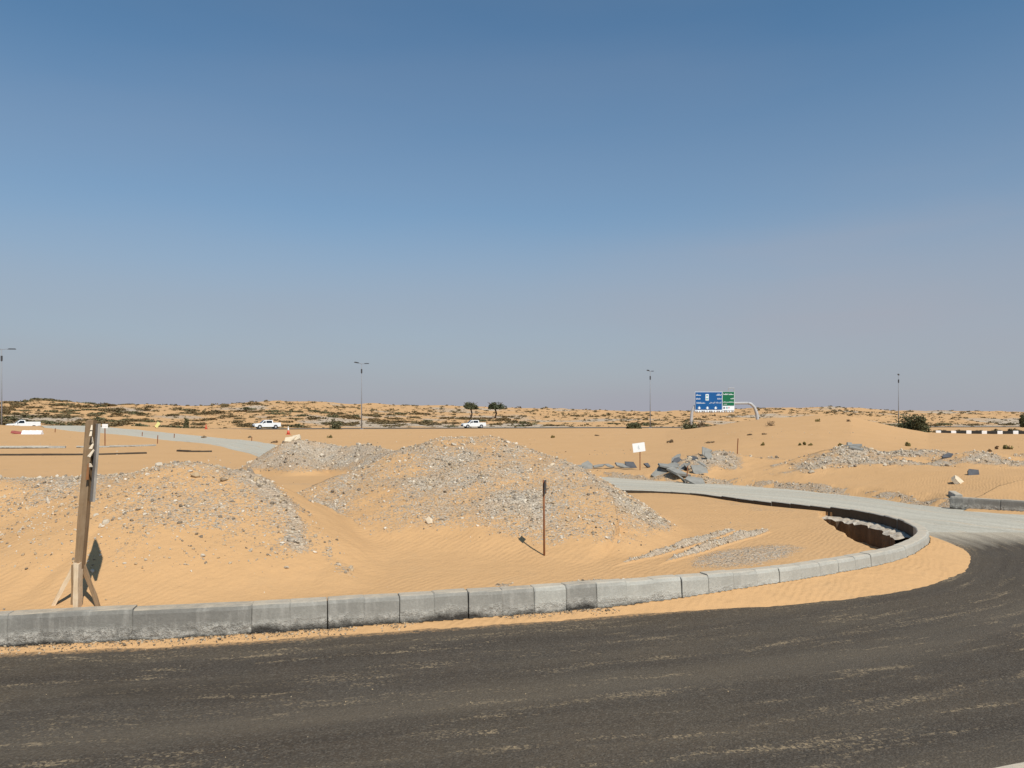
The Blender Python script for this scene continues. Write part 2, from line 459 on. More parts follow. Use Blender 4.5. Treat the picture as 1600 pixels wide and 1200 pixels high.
def mat_ground():
    t = NT('windblown_sand_and_gravel', .95, .1)
    p = t.pos()
    big = t.noise(p, .45, 5, .6)
    c = t.mix(t.rng(big, .3, .7), SAND_A, SAND_B)
    crust = t.noise(p, 1.6, 6, .68)
    c = t.mix(t.rng(crust, .55, .75, 0, .35), c, (.45, .305, .165))
    fine = t.noise(p, 14, 5, .7)
    c = t.mix(t.rng(fine, .35, .75, 0, .5), c, SAND_C)
    g = t.attr('gravel').outputs['Fac']
    cells = t.voronoi(p, 26)
    cells2 = t.voronoi(p, 55)
    sc = t.n.new('ShaderNodeSeparateColor'); t.l.new(cells, sc.inputs[0])
    sc2 = t.n.new('ShaderNodeSeparateColor'); t.l.new(cells2, sc2.inputs[0])
    stone = t.ramp(sc.outputs[0], [(0, (.20, .185, .16)), (1, (.60, .54, .44)), (.35, (.33, .30, .25)), (.7, (.44, .39, .31))])
    stone2 = t.ramp(sc2.outputs[1], [(0, (.25, .23, .20)), (1, (.56, .50, .40)), (.5, (.40, .36, .29))])
    stone = t.mix(.5, stone, stone2)
    pat = t.noise(p, 5.5, 5, .65)
    # a cell is stone when its own random number is under the local gravel share
    cut = t.math('ADD', t.math('MULTIPLY', sc2.outputs[0], .55), t.math('MULTIPLY', pat, .45))
    f = t.rng(t.math('SUBTRACT', g, cut), -.06, .10)
    dusted = t.mix(t.rng(t.noise(p, 2.2, 4, .6), .35, .7, .1, .5), stone, c)
    c = t.mix(f, c, dusted)
    t.color(c)
    # ripples, only on clean sand
    q = t.mapping(p, (1, 1, .4), (0, 0, math.radians(32)))
    w = t.n.new('ShaderNodeTexWave'); w.wave_type = 'BANDS'; w.bands_direction = 'X'
    w.inputs['Scale'].default_value = 4.6; w.inputs['Distortion'].default_value = 6.5
    w.inputs['Detail'].default_value = 2.5; w.inputs['Detail Scale'].default_value = .55; w.inputs['Detail Roughness'].default_value = .5
    t.l.new(q, w.inputs['Vector'])
    amt = t.math('MULTIPLY', t.rng(t.noise(p, .7, 3), .38, .62), t.rng(g, .05, .3, 1, 0))
    rip = t.math('MULTIPLY', w.outputs[0], amt)
    t.bump(rip, .0032, .9)
    t.bump(t.noise(p, 9, 6, .7), .020, .8)
    t.bump(t.noise(p, 2.6, 4, .6), .05, .5)
    t.bump(t.math('MULTIPLY', t.voronoi(p, 30, 'Distance'), f), .03, .9)
    return t.m

def mat_asphalt():
    t = NT('worn_dusty_asphalt', .93, .2)
    uvn = t.n.new('ShaderNodeUVMap')
    uv = uvn.outputs[0]
    p = t.pos()
    lanes = t.noise(t.mapping(uv, (.10, 1.9, 1)), 1.5, 5, .62, .3)
    c = t.mix(t.rng(lanes, .3, .7), (.043, .032, .022), (.088, .069, .048))
    c = t.mix(t.rng(t.noise(p, 1.1, 5, .65), .4, .7, 0, .55), c, (.060, .052, .042))
    agg = t.n.new('ShaderNodeSeparateColor'); t.l.new(t.voronoi(p, 95), agg.inputs[0])
    c = t.mix(t.rng(agg.outputs[0], .1, 1, 0, .8), c, t.mix(t.rng(agg.outputs[1], 0, 1), (.026, .023, .019), (.125, .108, .085)))
    # tan grit lying in long streaks along the lanes
    st = t.noise(t.mapping(uv, (.85, 4.6, 1)), 1.25, 8, .66, .2)
    st2 = t.noise(t.mapping(uv, (.26, 2.3, 1)), 1.3, 8, .68, .1)
    st = t.math('MAXIMUM', st, t.math('SUBTRACT', st2, .015))
    grit = t.n.new('ShaderNodeSeparateColor'); t.l.new(t.voronoi(p, 70), grit.inputs[0])
    sv = t.math('ADD', st, t.math('MULTIPLY', t.math('SUBTRACT', grit.outputs[0], .5), .17))
    f = t.rng(sv, .608, .71, 0, .60)
    film = t.rng(t.noise(t.mapping(uv, (.12, 1.1, 1)), 1.3, 5, .6), .45, .75, 0, .22)
    c = t.mix(film, c, (.22, .17, .105))
    c = t.mix(f, c, t.mix(grit.outputs[1], (.40, .30, .175), (.26, .20, .125)))
    # polished wheel paths and the odd darker binder patch
    uvx = t.sepz(t.mapping(uv, (1, 1, 1)), 'Y')
    wp = t.n.new('ShaderNodeMath'); wp.operation = 'SINE'; t.l.new(t.math('MULTIPLY', t.math('ADD', uvx, t.math('MULTIPLY', t.noise(uv, .35, 2), .8)), 3.5), wp.inputs[0])
    c = t.mix(t.rng(wp.outputs[0], .2, 1, 0, .22), c, (.115, .097, .073))
    c = t.mix(t.rng(t.noise(t.mapping(uv, (.5, 1.2, 1)), .9, 4, .6), .60, .72, 0, .5), c, (.036, .029, .022))
    d = t.attr('dust').outputs['Fac']
    dn = t.noise(t.mapping(uv, (.5, 3, 1)), 1.6, 6, .65)
    f2 = t.rng(t.math('ADD', d, t.math('MULTIPLY', t.math('SUBTRACT', dn, .5), 1.1)), .25, .95)
    c = t.mix(f2, c, t.mix(agg.outputs[2], (.30, .25, .18), (.43, .385, .30)))
    s = t.attr('sandy').outputs['Fac']
    f3 = t.rng(t.math('ADD', s, t.math('MULTIPLY', t.math('SUBTRACT', t.noise(p, 22, 6, .75), .5), 1.5)), .42, .85, 0, .9)
    c = t.mix(f3, c, SAND_A)
    t.color(c)
    t.bump(t.voronoi(p, 85, 'Distance'), .006, .7)
    t.bump(t.noise(p, 3.5, 5, .6), .012, .5)
    return t.m

def mat_gravel_road():
    t = NT('compacted_pale_gravel', .95, .1)
    uvn = t.n.new('ShaderNodeUVMap')
    p = t.pos()
    tr = t.noise(t.mapping(uvn.outputs[0], (.05, 1.7, 1)), 1.6, 6, .6)
    c = t.mix(t.rng(tr, .33, .68), (.335, .315, .255), (.47, .445, .365))
    c = t.mix(t.rng(t.noise(t.mapping(uvn.outputs[0], (.16, 1, 1)), 2.3, 5, .65), .53, .74, 0, .6), c, SAND_B)
    ag = t.n.new('ShaderNodeSeparateColor'); t.l.new(t.voronoi(p, 40), ag.inputs[0])
    c = t.mix(t.rng(ag.outputs[0], 0, 1, 0, .45), c, t.mix(ag.outputs[1], (.22, .20, .165), (.60, .55, .45)))
    t.color(c)
    t.bump(t.noise(p, 25, 5, .7), .012, .7)
    t.bump(t.noise(t.mapping(uvn.outputs[0], (.1, 2.2, 1)), 1.5, 4), .03, .6)
    return t.m

def mat_kerb(name, c0, c1, foot_dark):
    """precast concrete: per-block tone, pale efflorescence low on the face, ragged black towards the foot"""
    t = NT(name, .88, .2)
    p = t.pos(); o = t.obj()
    oi = t.n.new('ShaderNodeObjectInfo').outputs['Random']
    z = t.sepz(o)
    n = t.noise(p, 3.2, 6, .65)
    c = t.mix(t.rng(n, .3, .7), c0, c1)
    c = t.mix(t.rng(oi, 0, 1, 0, .32), c, tuple(v * .74 for v in c0))
    streak = t.noise(t.mapping(p, (5, 5, .7)), 2.4, 5, .65)
    c = t.mix(t.rng(streak, .52, .76, 0, .42), c, (.50, .475, .42))
    eff = t.math('ADD', z, t.math('MULTIPLY', t.math('SUBTRACT', t.noise(p, 6, 6, .75), .5), .17))
    fe = t.math('MULTIPLY', t.rng(eff, .145, .085), t.rng(t.noise(p, 16, 5, .75), .36, .58))
    c = t.mix(t.math('MULTIPLY', fe, .85), c, (.50, .475, .415))
    bl = t.math('ADD', z, t.math('MULTIPLY', t.math('SUBTRACT', t.noise(p, 2.3, 6, .72), .5), .19))
    fb = t.rng(bl, .045 * foot_dark, .018 * foot_dark)  # blackens raggedly towards the foot
    c = t.mix(t.math('MULTIPLY', fb, .93), c, (.030, .027, .023))
    c = t.mix(t.rng(t.noise(p, 45, 4, .7), .35, .75, 0, .35), c, tuple(v * .55 for v in c0))
    # flat top tinted paler: its sunlight is put into the colour
    nz = t.sepz(t.n.new('ShaderNodeNewGeometry').outputs['Normal'])
    c = t.mix(t.math('MULTIPLY', t.rng(nz, .75, .97), t.rng(t.noise(p, 7, 5, .7), .3, .6, .25, .75)), c, (.50, .415, .30))
    t.color(c)
    t.bump(t.noise(p, 38, 6, .75), .006, .8)
    t.bump(t.math('MULTIPLY', t.noise(p, 13, 6, .75), t.math('ADD', fe, fb)), .03, .9)
    return t.m

def mat_stone():
    t = NT('loose_stone', .9, .2)
    p = t.pos()
    c = t.attr('tone').outputs['Color']
    c = t.mix(t.rng(t.noise(p, 45, 3), .3, .7, .06, .46), c, (.43, .315, .19))
    t.color(c)
    return t.m

def mat_simple(name, c, var=.25, scale=6, rough=.8, spec=.25, c2=None, bump=0):
    t = NT(name, rough, spec)
    o = t.obj()
    c2 = c2 or tuple(v * (1 - var) for v in c)
    t.color(t.mix(t.rng(t.noise(o, scale, 5, .65), .3, .7), c, c2))
    if bump: t.bump(t.noise(o, scale * 3, 5, .7), bump, .8)
    return t.m

def mat_wood(name, c0, c1, c2, axis='Z'):
    t = NT(name, .85, .15)
    o = t.obj()
    sc = (26, 26, 1.6)
    g = t.noise(t.mapping(o, sc), 2.2, 7, .62, .5)
    c = t.mix(t.rng(g, .3, .7), c0, c1)
    c = t.mix(t.rng(t.noise(o, 5, 5, .7), .45, .75, 0, .8), c, c2)
    t.color(c)
    t.bump(g, .004, .8)
    return t.m

def mat_leaf(name, c0, c1):
    t = NT(name, .8, .15)
    oi = t.n.new('ShaderNodeObjectInfo').outputs['Random']
    n = t.noise(t.pos(), 1.7, 4, .6)
    c = t.mix(t.rng(n, .3, .7), c0, c1)
    c = t.mix(t.rng(oi, 0, 1, 0, .5), c, tuple(.5 * (a + b) * s for a, b, s in zip(c0, c1, (1.35, 1.1, .9))))
    t.color(c)
    return t.m

M = dict(
    ground=mat_ground(), asphalt=mat_asphalt(), gravel=mat_gravel_road(),
    kerb=mat_kerb('grey_kerb_concrete', (.34, .33, .29), (.46, .45, .395), 1.6),
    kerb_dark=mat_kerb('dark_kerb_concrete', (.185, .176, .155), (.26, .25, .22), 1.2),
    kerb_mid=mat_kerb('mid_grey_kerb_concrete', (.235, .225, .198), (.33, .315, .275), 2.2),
    kerb_far=mat_kerb('far_kerb_concrete', (.21, .20, .175), (.28, .265, .23), .6),  # drab grey concrete of the far left kerb rows
    dark_concrete=mat_simple('dark_brown_concrete', (.075, .058, .040), .4, 3),  # plain dark brown; paints the shade on the island kerb's inner faces
    haunch=mat_simple('rough_lean_concrete', (.50, .46, .39), .4, 9, c2=(.33, .26, .18), bump=.02),
    soil=mat_simple('soil_stained_concrete', (.115, .080, .052), .4, 5, bump=.02),
    stone=mat_stone(),
    wood=mat_wood('weathered_timber', (.305, .200, .110), (.205, .135, .078), (.34, .245, .155)),
    wood_new=mat_wood('bleached_timber', (.70, .54, .36), (.55, .40, .25), (.74, .62, .47)),
    wood_red=mat_wood('split_red_timber', (.30, .125, .045), (.22, .105, .05), (.33, .17, .08)),
    ply=mat_wood('grey_plywood', (.40, .355, .30), (.29, .26, .225), (.20, .165, .13)),
    torn=mat_simple('torn_pale_laminate', (.78, .66, .50), .2, 20),
    rust=mat_simple('rusty_steel', (.29, .115, .045), .45, 9, c2=(.17, .075, .04), bump=.002),
    steel=mat_simple('galvanised_steel', (.42, .42, .42), .15, 3, .5, .5),
    polesteel=mat_simple('dull_pole_steel', (.24, .25, .27), .15, 3, .6, .4),
    darksteel=mat_simple('dark_steel', (.055, .055, .06), .3, 3, .5, .4),
    white=mat_simple('white_paint', (.80, .80, .78), .06, 2, .35, .5),
    whiteplastic=mat_simple('white_plastic', (.82, .80, .80), .08, 3, .5, .4),
    redplastic=mat_simple('faded_red_plastic', (.30, .065, .05), .4, 3, .6, .3),
    coneplastic=mat_simple('orange_red_plastic', (.62, .115, .065), .2, 3, .6, .3),
    yellow=mat_simple('faded_yellow_plastic', (.80, .78, .33), .1, 3, .6, .3),
    blue=mat_simple('blue_sign_sheet', (.004, .090, .285), .12, 2, .5, .3),
    green=mat_simple('green_sign_sheet', (.004, .135, .060), .12, 2, .5, .3),
    glyph=mat_simple('white_sign_sheet', (.74, .80, .84), .05, 2, .5, .3),
    ink=mat_simple('dark_sign_print', (.07, .06, .09), .1, 2, .6, .2),
    ink_teal=mat_simple('teal_sign_print', (.20, .42, .45), .1, 2, .6, .2),
    ink_red=mat_simple('red_sign_print', (.55, .16, .18), .1, 2, .6, .2),
    ink_grey=mat_simple('faded_grey_print', (.60, .65, .67), .1, 2, .6, .2),
    glass=mat_simple('dark_car_glass', (.012, .014, .016), .1, 2, .08, .6),
    tyre=mat_simple('black_rubber', (.02, .02, .02), .2, 9, .85, .2),
    lampglass=mat_simple('headlamp_lens', (.62, .64, .66), .1, 2, .15, .6),
    taillamp=mat_simple('red_lamp_lens', (.35, .015, .012), .1, 2, .25, .5),
    slab=mat_simple('broken_grey_slab', (.27, .265, .24), .45, 4, .9, .15, c2=(.19, .185, .165), bump=.012),
    slabdark=mat_simple('dark_grey_slab', (.10, .105, .115), .4, 4, .8, .2),
    paleslab=mat_simple('pale_broken_slab', (.66, .555, .40), .25, 6, .9, .1, bump=.02),
    blackpaint=mat_simple('black_kerb_paint', (.035, .033, .03), .3, 5, .7, .2),
    highway=mat_simple('highway_asphalt', (.13, .12, .10), .2, .5, .9, .2),
    shrub=mat_leaf('dry_shrub_leaves', (.105, .084, .042), (.175, .132, .068)),
    shrub_grey=mat_leaf('grey_dry_twigs', (.20, .155, .10), (.27, .20, .125)),
    bush=mat_leaf('green_bush_leaves', (.085, .088, .045), (.145, .140, .078)),
    tree=mat_leaf('dark_tree_leaves', (.055, .066, .036), (.105, .112, .060)),
    tuft=mat_leaf('dry_green_tuft', (.14, .125, .045), (.23, .19, .075)),
    bark=mat_simple('grey_brown_bark', (.13, .095, .065), .4, 8),
)

# ------------------------------------------------------------------ object kit
def tag(o, label=None, cat=None, group=None, kind=None):
    if label: o['label'] = label
    if cat: o['category'] = cat
    if group: o['group'] = group
    if kind: o['kind'] = kind
    return o

def empty(name, loc, rz=0, **k):
    o = bpy.data.objects.new(name, None)
    o.empty_display_size = .2
    o.location = loc; o.rotation_euler = (0, 0, rz)
    COL.objects.link(o)
    return tag(o, **k)

def link(name, me, parent=None, loc=None, rot=None):
    o = bpy.data.objects.new(name, me)
    COL.objects.link(o)
    if parent: o.parent = parent
    if loc is not None: o.location = loc
    if rot is not None: o.rotation_euler = rot
    return o

def mesh_np(name, V, F, mat, smooth_=False):
    """F: array (n,3) or (n,4)"""
    V = np.asarray(V, np.float32); F = np.asarray(F, np.int32)
    me = bpy.data.meshes.new(name)
    n, k = F.shape
    me.vertices.add(len(V)); me.vertices.foreach_set('co', V.ravel())
    me.loops.add(n * k); me.loops.foreach_set('vertex_index', F.ravel())
    me.polygons.add(n)
    me.polygons.foreach_set('loop_start', np.arange(0, n * k, k, dtype=np.int32))
    me.polygons.foreach_set('loop_total', np.full(n, k, np.int32))
    me.polygons.foreach_set('use_smooth', np.full(n, smooth_, bool))
    me.update(calc_edges=True)
    if mat: me.materials.append(mat)
    return me

class MB:
    def __init__(self): self.v, self.f = [], []
    def add(self, vs, fs):
        b = len(self.v)
        self.v += [tuple(x) for x in vs]
        self.f += [tuple(i + b for i in f) for f in fs]
        return self
    def box(self, c, s, rot=(0, 0, 0), taper=1.0, jit=0):
        R = Euler(rot).to_matrix()
        vs = []
        for z in (-.5, .5):
            k = taper if z > 0 else 1
            for x, y in ((-.5, -.5), (.5, -.5), (.5, .5), (-.5, .5)):
                w = Vector((x * s[0] * k, y * s[1] * k, z * s[2]))
                if jit: w += Vector([random.uniform(-jit, jit) for _ in range(3)])
                vs.append(R @ w + Vector(c))
        return self.add(vs, [(3, 2, 1, 0), (4, 5, 6, 7), (0, 1, 5, 4), (1, 2, 6, 5), (2, 3, 7, 6), (3, 0, 4, 7)])
    def tube(self, pts, rad, n=8):
        pts = [Vector(p) for p in pts]
        if not isinstance(rad, (list, tuple)): rad = [rad] * len(pts)
        vs, fs = [], []
        up = None
        for i, p in enumerate(pts):
            d = (pts[min(i + 1, len(pts) - 1)] - pts[max(i - 1, 0)]).normalized()
            if up is None:
                up = Vector((0, 0, 1)) if abs(d.z) < .9 else Vector((1, 0, 0))
            a = d.cross(up).normalized(); b = a.cross(d).normalized()
            up = b
            for k in range(n):
                t = 2 * math.pi * k / n
                vs.append(p + (a * math.cos(t) + b * math.sin(t)) * rad[i])
        for i in range(len(pts) - 1):
            for k in range(n):
                fs.append((i * n + k, i * n + (k + 1) % n, (i + 1) * n + (k + 1) % n, (i + 1) * n + k))
        fs.append(tuple(range(n - 1, -1, -1)))
        fs.append(tuple((len(pts) - 1) * n + k for k in range(n)))
        return self.add(vs, fs)
    def prism(self, prof, y0, y1, inset=None):
        """profile in XZ pushed along Y; inset shrinks toward given centre at both ends"""
        n = len(prof)
        vs = [(x, y0, z) for x, z in prof] + [(x, y1, z) for x, z in prof]
        fs = [tuple(range(n)), tuple(range(2 * n - 1, n - 1, -1))]
        fs += [((i + 1) % n, i, n + i, n + (i + 1) % n) for i in range(n)]
        return self.add(vs, fs)
    def mesh(self, name, mat, smooth_=False):
        me = bpy.data.meshes.new(name)
        me.from_pydata(self.v, [], self.f)
        me.update()
        if mat: me.materials.append(mat)
        if smooth_:
            for p in me.polygons: p.use_smooth = True
        return me
    def build(self, name, mat, parent=None, smooth_=False, loc=None, rot=None):
        return link(name, self.mesh(name, mat, smooth_), parent, loc, rot)

# ------------------------------------------------------------------ the ground sheet (polar grid, finer where the picture looks close)
rows = np.concatenate([np.linspace(2.0, 5.4, 24, endpoint=False), np.geomspace(5.4, 20, 370, endpoint=False), np.geomspace(20, 32, 90, endpoint=False),
                       np.geomspace(32, 420, 190, endpoint=False), np.geomspace(420, 5000, 18)])
half = math.atan(800 / FPX) + math.radians(1.5)
ang = np.concatenate([np.radians(np.linspace(-82, -math.degrees(half), 46, endpoint=False)), np.linspace(-half, half, 760), np.radians(np.linspace(math.degrees(half), 82, 47)[1:])])
# rows are circles flattened to constant depth inside the view, true distance outside it
TA = np.tan(np.clip(ang, -half, half))
RR, AA = np.meshgrid(rows, ang, indexing='ij')
edge = np.clip(np.abs(AA) - half, 0, None)
Rr = RR / np.cos(np.clip(AA, -half, half))
GX, GY = Rr * np.sin(AA), Rr * np.cos(AA)
GZ, GG, GM = terrain(GX, GY)
nr, nc = GX.shape
GV = np.stack([GX, GY, GZ], -1).reshape(-1, 3)
# vertex normals of the whole sheet, so that pieces cut from it join without a seam
ga = np.gradient(np.stack([GX, GY, GZ], -1), axis=0); gb_ = np.gradient(np.stack([GX, GY, GZ], -1), axis=1)
GN = np.cross(gb_, ga); GN /= np.linalg.norm(GN, axis=-1, keepdims=True) + 1e-12
GN = np.where(GN[..., 2:3] < 0, -GN, GN).reshape(-1, 3)
ii, jj = np.meshgrid(np.arange(nr - 1), np.arange(nc - 1), indexing='ij')
v00 = (ii * nc + jj).ravel()
GF = np.stack([v00, v00 + 1, v00 + nc + 1, v00 + nc], 1)
fid = GM[:-1, :-1].ravel()
fid = np.where(GY[:-1, :-1].ravel() > 128 , np.where(GY[:-1, :-1].ravel() > hw_y(GX[:-1, :-1].ravel()) + 24, 9, 0), fid)

def cut_sheet(name, k):
    F = GF[fid == k]
    used, inv = np.unique(F.ravel(), return_inverse=True)
    me = mesh_np(name, GV[used], inv.reshape(-1, 4), M['ground'], True)
    a = me.attributes.new('gravel', 'FLOAT', 'POINT')
    a.data.foreach_set('value', GG.ravel()[used].astype(np.float32))
    me.normals_split_custom_set_from_vertices(GN[used].tolist())
    return me

tag(link('sand_ground', cut_sheet('sand_ground', 0)), kind='structure')
tag(link('dune_hills', cut_sheet('dune_hills', 9)), kind='structure')
MOUND = {}
for k, lab in ((1, 'broad sandy mound flecked with pale stones behind the leaning timber signpost'),
               (2, 'largest grey gravel mound, rising behind the rusty signpost in the middle'),
               (3, 'steep grey gravel heap with pale broken slabs on its top'),
               (4, 'low sandy stone heap right behind the pile of broken grey slabs'),
               (5, 'grey stone heap topped by thin broken slabs, beyond the gravel road'),
               (6, 'rounded stone heap below a green grass tuft, between two longer heaps'),
               (7, 'long low stone bank beyond the dark right-hand kerb')):
    MOUND[k] = tag(link('gravel_mound', cut_sheet('gravel_mound', k)), lab, 'gravel mound', 'dumped gravel mounds')

# ------------------------------------------------------------------ asphalt and gravel roads
def grid_strip(name, A, B, nt, power, mat, zfun, attrs=None):
    """sheet between two equally long point rows A and B"""
    t = np.linspace(0, 1, nt) ** power
    XY = A[:, None, :] + (B - A)[:, None, :] * t[None, :, None]
    s = np.concatenate([[0], np.cumsum(np.linalg.norm(np.diff(A, axis=0), axis=1))])
    X, Y = XY[..., 0], XY[..., 1]
    T = np.linalg.norm(XY - A[:, None, :], axis=-1)
    V = np.stack([X, Y, zfun(X, Y, T)], -1).reshape(-1, 3)
    n, k = X.shape
    i, j = np.meshgrid(np.arange(n - 1), np.arange(k - 1), indexing='ij')
    v = (i * k + j).ravel()
    F = np.stack([v, v + k, v + k + 1, v + 1], 1)
    me = mesh_np(name, V, F, mat, True)
    # street coordinates: metres along and metres out
    uv = me.uv_layers.new(name='street')
    U = np.stack([np.repeat(s[:, None], k, 1), T], -1).reshape(-1, 2)
    uv.data.foreach_set('uv', U[F.ravel()].astype(np.float32).ravel())
    for nm, f in (attrs or {}).items():
        a = me.attributes.new(nm, 'FLOAT', 'POINT')
        a.data.foreach_set('value', f(X, Y, T, n, k).astype(np.float32).ravel())
    if me.polygons[0].normal.z < 0: me.flip_normals()
    return me

KT = np.gradient(KERB, axis=0); KT /= np.linalg.norm(KT, axis=1, keepdims=True)
KN = np.stack([KT[:, 1], -KT[:, 0]], 1)          # outward, away from the island
i_end = i_nose + 9
A = KERB[:i_end] - KN[:i_end] * .07
OUT = 20.0
# the row of outer points fans smoothly round the nose
B = A + KN[:i_end] * OUT
kw = np.interp(np.arange(len(KERB)), np.arange(len(KERB)), np.interp(KERB[:, 0], DRIFT[:, 0], DRIFT[:, 1]))
asph = grid_strip('asphalt_road', A, B, 90, 2.0, M['asphalt'],
    lambda X, Y, T: dip(Y) + .006 * fbm(X, Y, 1.2, 3, 31) + .004 * fbm(X, Y, .25, 2, 32),
    dict(dust=lambda X, Y, T, n, k: smooth(10.0, 12.6, Y + .10 * (X - 6)) * (X > 4),
         sandy=lambda X, Y, T, n, k: 1 - smooth(0, 1, (T - .05) / (np.repeat(kw[:n, None], k, 1) + .32))))
tag(link('asphalt_road', asph), kind='structure')

inn = np.vstack([KERB[i_nose + 2:] - KN[i_nose + 2:] * .07, resample([tuple(KERB[-1])] + FAR_EDGE, .25)])
inn = resample([tuple(p) for p in inn[::6]], .2)
outp = [(26.0, 7.6), (17.5, 9.4), (12.3, 13.75), (10.25, 15.55), (9.3, 16.65)] + [tuple(p) for p in BANK[:RK0:][::-1][::8]]
outp = np.array(outp); inn_n = 420
def even(p, n):
    s = np.concatenate([[0], np.cumsum(np.linalg.norm(np.diff(p, axis=0), axis=1))])
    u = np.linspace(0, 1, n)
    return np.stack([np.interp(u * s[-1], s, p[:, k]) for k in (0, 1)], 1)
# match the two edges: begin at the nose, then run on together
inA = even(inn, inn_n)
m_cut = [(0, 0), (.06, .165), (.115, .235), (1, 1)]
u = np.linspace(0, 1, inn_n)
outE = even(outp, 2000)
outB = outE[(np.interp(u, [a for a, b in m_cut], [b for a, b in m_cut]) * 1999).astype(int)]
gr = grid_strip('gravel_road', inA, outB, 40, 1.0, M['gravel'],
    lambda X, Y, T: np.where(Y > 26, terrain(X, Y)[0] + .035, dip(Y)) + .010 + .022 * fbm(X, Y, 2.0, 3, 41) * smooth(13.5, 16, Y) + .004 * fbm(X, Y, .5, 2, 42)
                    -.05 * (T < .03) - .05 * (T > T.max(axis=1, keepdims=True) - .03) - .03 * (1 - smooth(11.7, 13.6, Y + .12 * (X - 6) + 3.6 * fbm(X * .16, Y * 1.9 + X * .35, .8, 4, 45))))
tag(link('gravel_road', gr), kind='structure')

hx = np.linspace(-150, 260, 160)
hA = np.stack([hx, hw_y(hx) + 4], 1); hB = np.stack([hx, hw_y(hx) + 23], 1)
tag(link('highway', grid_strip('highway', hA, hB, 4, 1, M['highway'], lambda X, Y, T: .22 + 0 * X)), kind='structure')

# ------------------------------------------------------------------ kerbs, block by block
def kerb_block(name, L, mat, parent, a, b, top=.26, foot=-.12, w=.15, jit=.004, chip=.004):
    """one precast block from a to b (front top edge, seen from the road); its own origin at road level"""
    a, b = Vector((a[0], a[1], 0)), Vector((b[0], b[1], 0))
    d = (b - a); L = d.length
    prof = [(-.012, foot), (-.012, .06), (0.0, top - .035), (.012, top - .008), (.028, top), (w - .012, top), (w, top - .012), (w, foot)]
    ns = max(2, min(5, int(L / .12)))
    g = .004
    vs, fs = [], []
    n = len(prof)
    xs = [.0015, .010] + [L * k / ns for k in range(1, ns)] + [L - .010, L - .0015]
    ns = len(xs) - 1
    for k, x in enumerate(xs):
        ie = .004 if k in (0, ns) else 0.
        for q, (y, z) in enumerate(prof):
            e = chip if q in (2, 3, 4) else chip * .6
            y2 = y + (ie if q < 4 else (-ie if q > 5 else 0)); z2 = z - (ie if 1 < q < 7 else 0)
            vs.append((x + random.uniform(-e, e) * .3, y2 + random.uniform(-e, e) * .7, z2 + random.uniform(-e, e) * .7 * (q > 0 and q < n - 1)))
    for k in range(ns):
        for q in range(n - 1):
            fs.append((k * n + q, (k + 1) * n + q, (k + 1) * n + q + 1, k * n + q + 1))
    fs.append(tuple(range(n))[::1]); fs.append(tuple(ns * n + q for q in range(n))[::-1])
    m = MB().add(vs, fs)
    o = m.build(name, mat, parent)
    rz = math.atan2(d.y, d.x)
    o.location = (a.x + random.uniform(-jit, jit), a.y + random.uniform(-jit, jit), random.uniform(-jit, jit) * 1.5)
    o.rotation_euler = (random.uniform(-.02, .02), random.uniform(-.006, .006), rz + random.uniform(-.006, .006))
    return o

S_K = np.arange(len(KERB)) * .1
def kpt(s):
    return (np.interp(s, S_K, KERB[:, 0]), np.interp(s, S_K, KERB[:, 1]))
main_kerb = empty('concrete_kerb', (0, 0, 0), label='long curved grey concrete kerb sweeping round the sandy island', cat='kerb')
# joints as seen in the photograph (pixel on the top front edge), then radius blocks on round the nose
joint_s = []
for px in (-330, -160, 14, 205, 386):
    zz = [abs((800 + FPX * kpt(s)[0] / kpt(s)[1]) - px) for s in S_K]
    s0 = S_K[int(np.argmin(zz))]
    joint_s.append(s0)
s = joint_s[-1]
s_end = S_K[-1]
while s < s_end - .3:
    far = s > S_K[i_nose] + .2
    s += .30 if not far else .5
    joint_s.append(s)
pre = joint_s[0]
lead = []
while pre > joint_s[0] - 6:
    lead.append(pre - .93); pre -= .93
joint_s = lead[::-1] + joint_s
for a, b in zip(joint_s[:-1], joint_s[1:]):
    sx = kpt(a)[0]
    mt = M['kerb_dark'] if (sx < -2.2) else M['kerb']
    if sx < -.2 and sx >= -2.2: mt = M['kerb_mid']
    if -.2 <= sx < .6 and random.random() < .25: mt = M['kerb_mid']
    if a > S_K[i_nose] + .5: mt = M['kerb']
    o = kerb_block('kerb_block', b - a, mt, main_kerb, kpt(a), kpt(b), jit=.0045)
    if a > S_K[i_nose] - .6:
        o.data.materials.append(M['dark_concrete'])  # shade of the inner faces is put into their colour
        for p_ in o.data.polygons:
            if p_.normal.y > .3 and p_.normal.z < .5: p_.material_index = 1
    if a > S_K[i_nose] - 1: o.location.z += float(dip((kpt(a)[1] + kpt(b)[1]) / 2))

# the rough concrete backing on the inner side of the kerb in the pit
def strip_solid(pts_in, pts_out, z0, z1, seed):
    r = np.random.default_rng(seed)
    m = MB(); vs = []; fs = []
    n = len(pts_in)
    for k in range(n):
        a, b = pts_in[k], pts_out[k]
        j = lambda e: r.uniform(-e, e)
        vs += [(a[0] + j(.01), a[1] + j(.01), z0), (a[0] + j(.025), a[1] + j(.025), z1 + j(.02) - .02), ((a[0] * 2 + b[0]) / 3 + j(.01), (a[1] * 2 + b[1]) / 3 + j(.01), z1 + j(.018)),
               ((a[0] + 2 * b[0]) / 3, (a[1] + 2 * b[1]) / 3, z1 + j(.018) + .012), (b[0], b[1], z1 + .02 + j(.01))]
    for k in range(n - 1):
        for q in range(4):
            fs.append((k * 5 + q, k * 5 + q + 1, (k + 1) * 5 + q + 1, (k + 1) * 5 + q))
    return m.add(vs, fs)
sl = np.arange(S_K[i_nose] - .55, S_K[i_nose] + 2.75, .09)
pin = []; pout = []
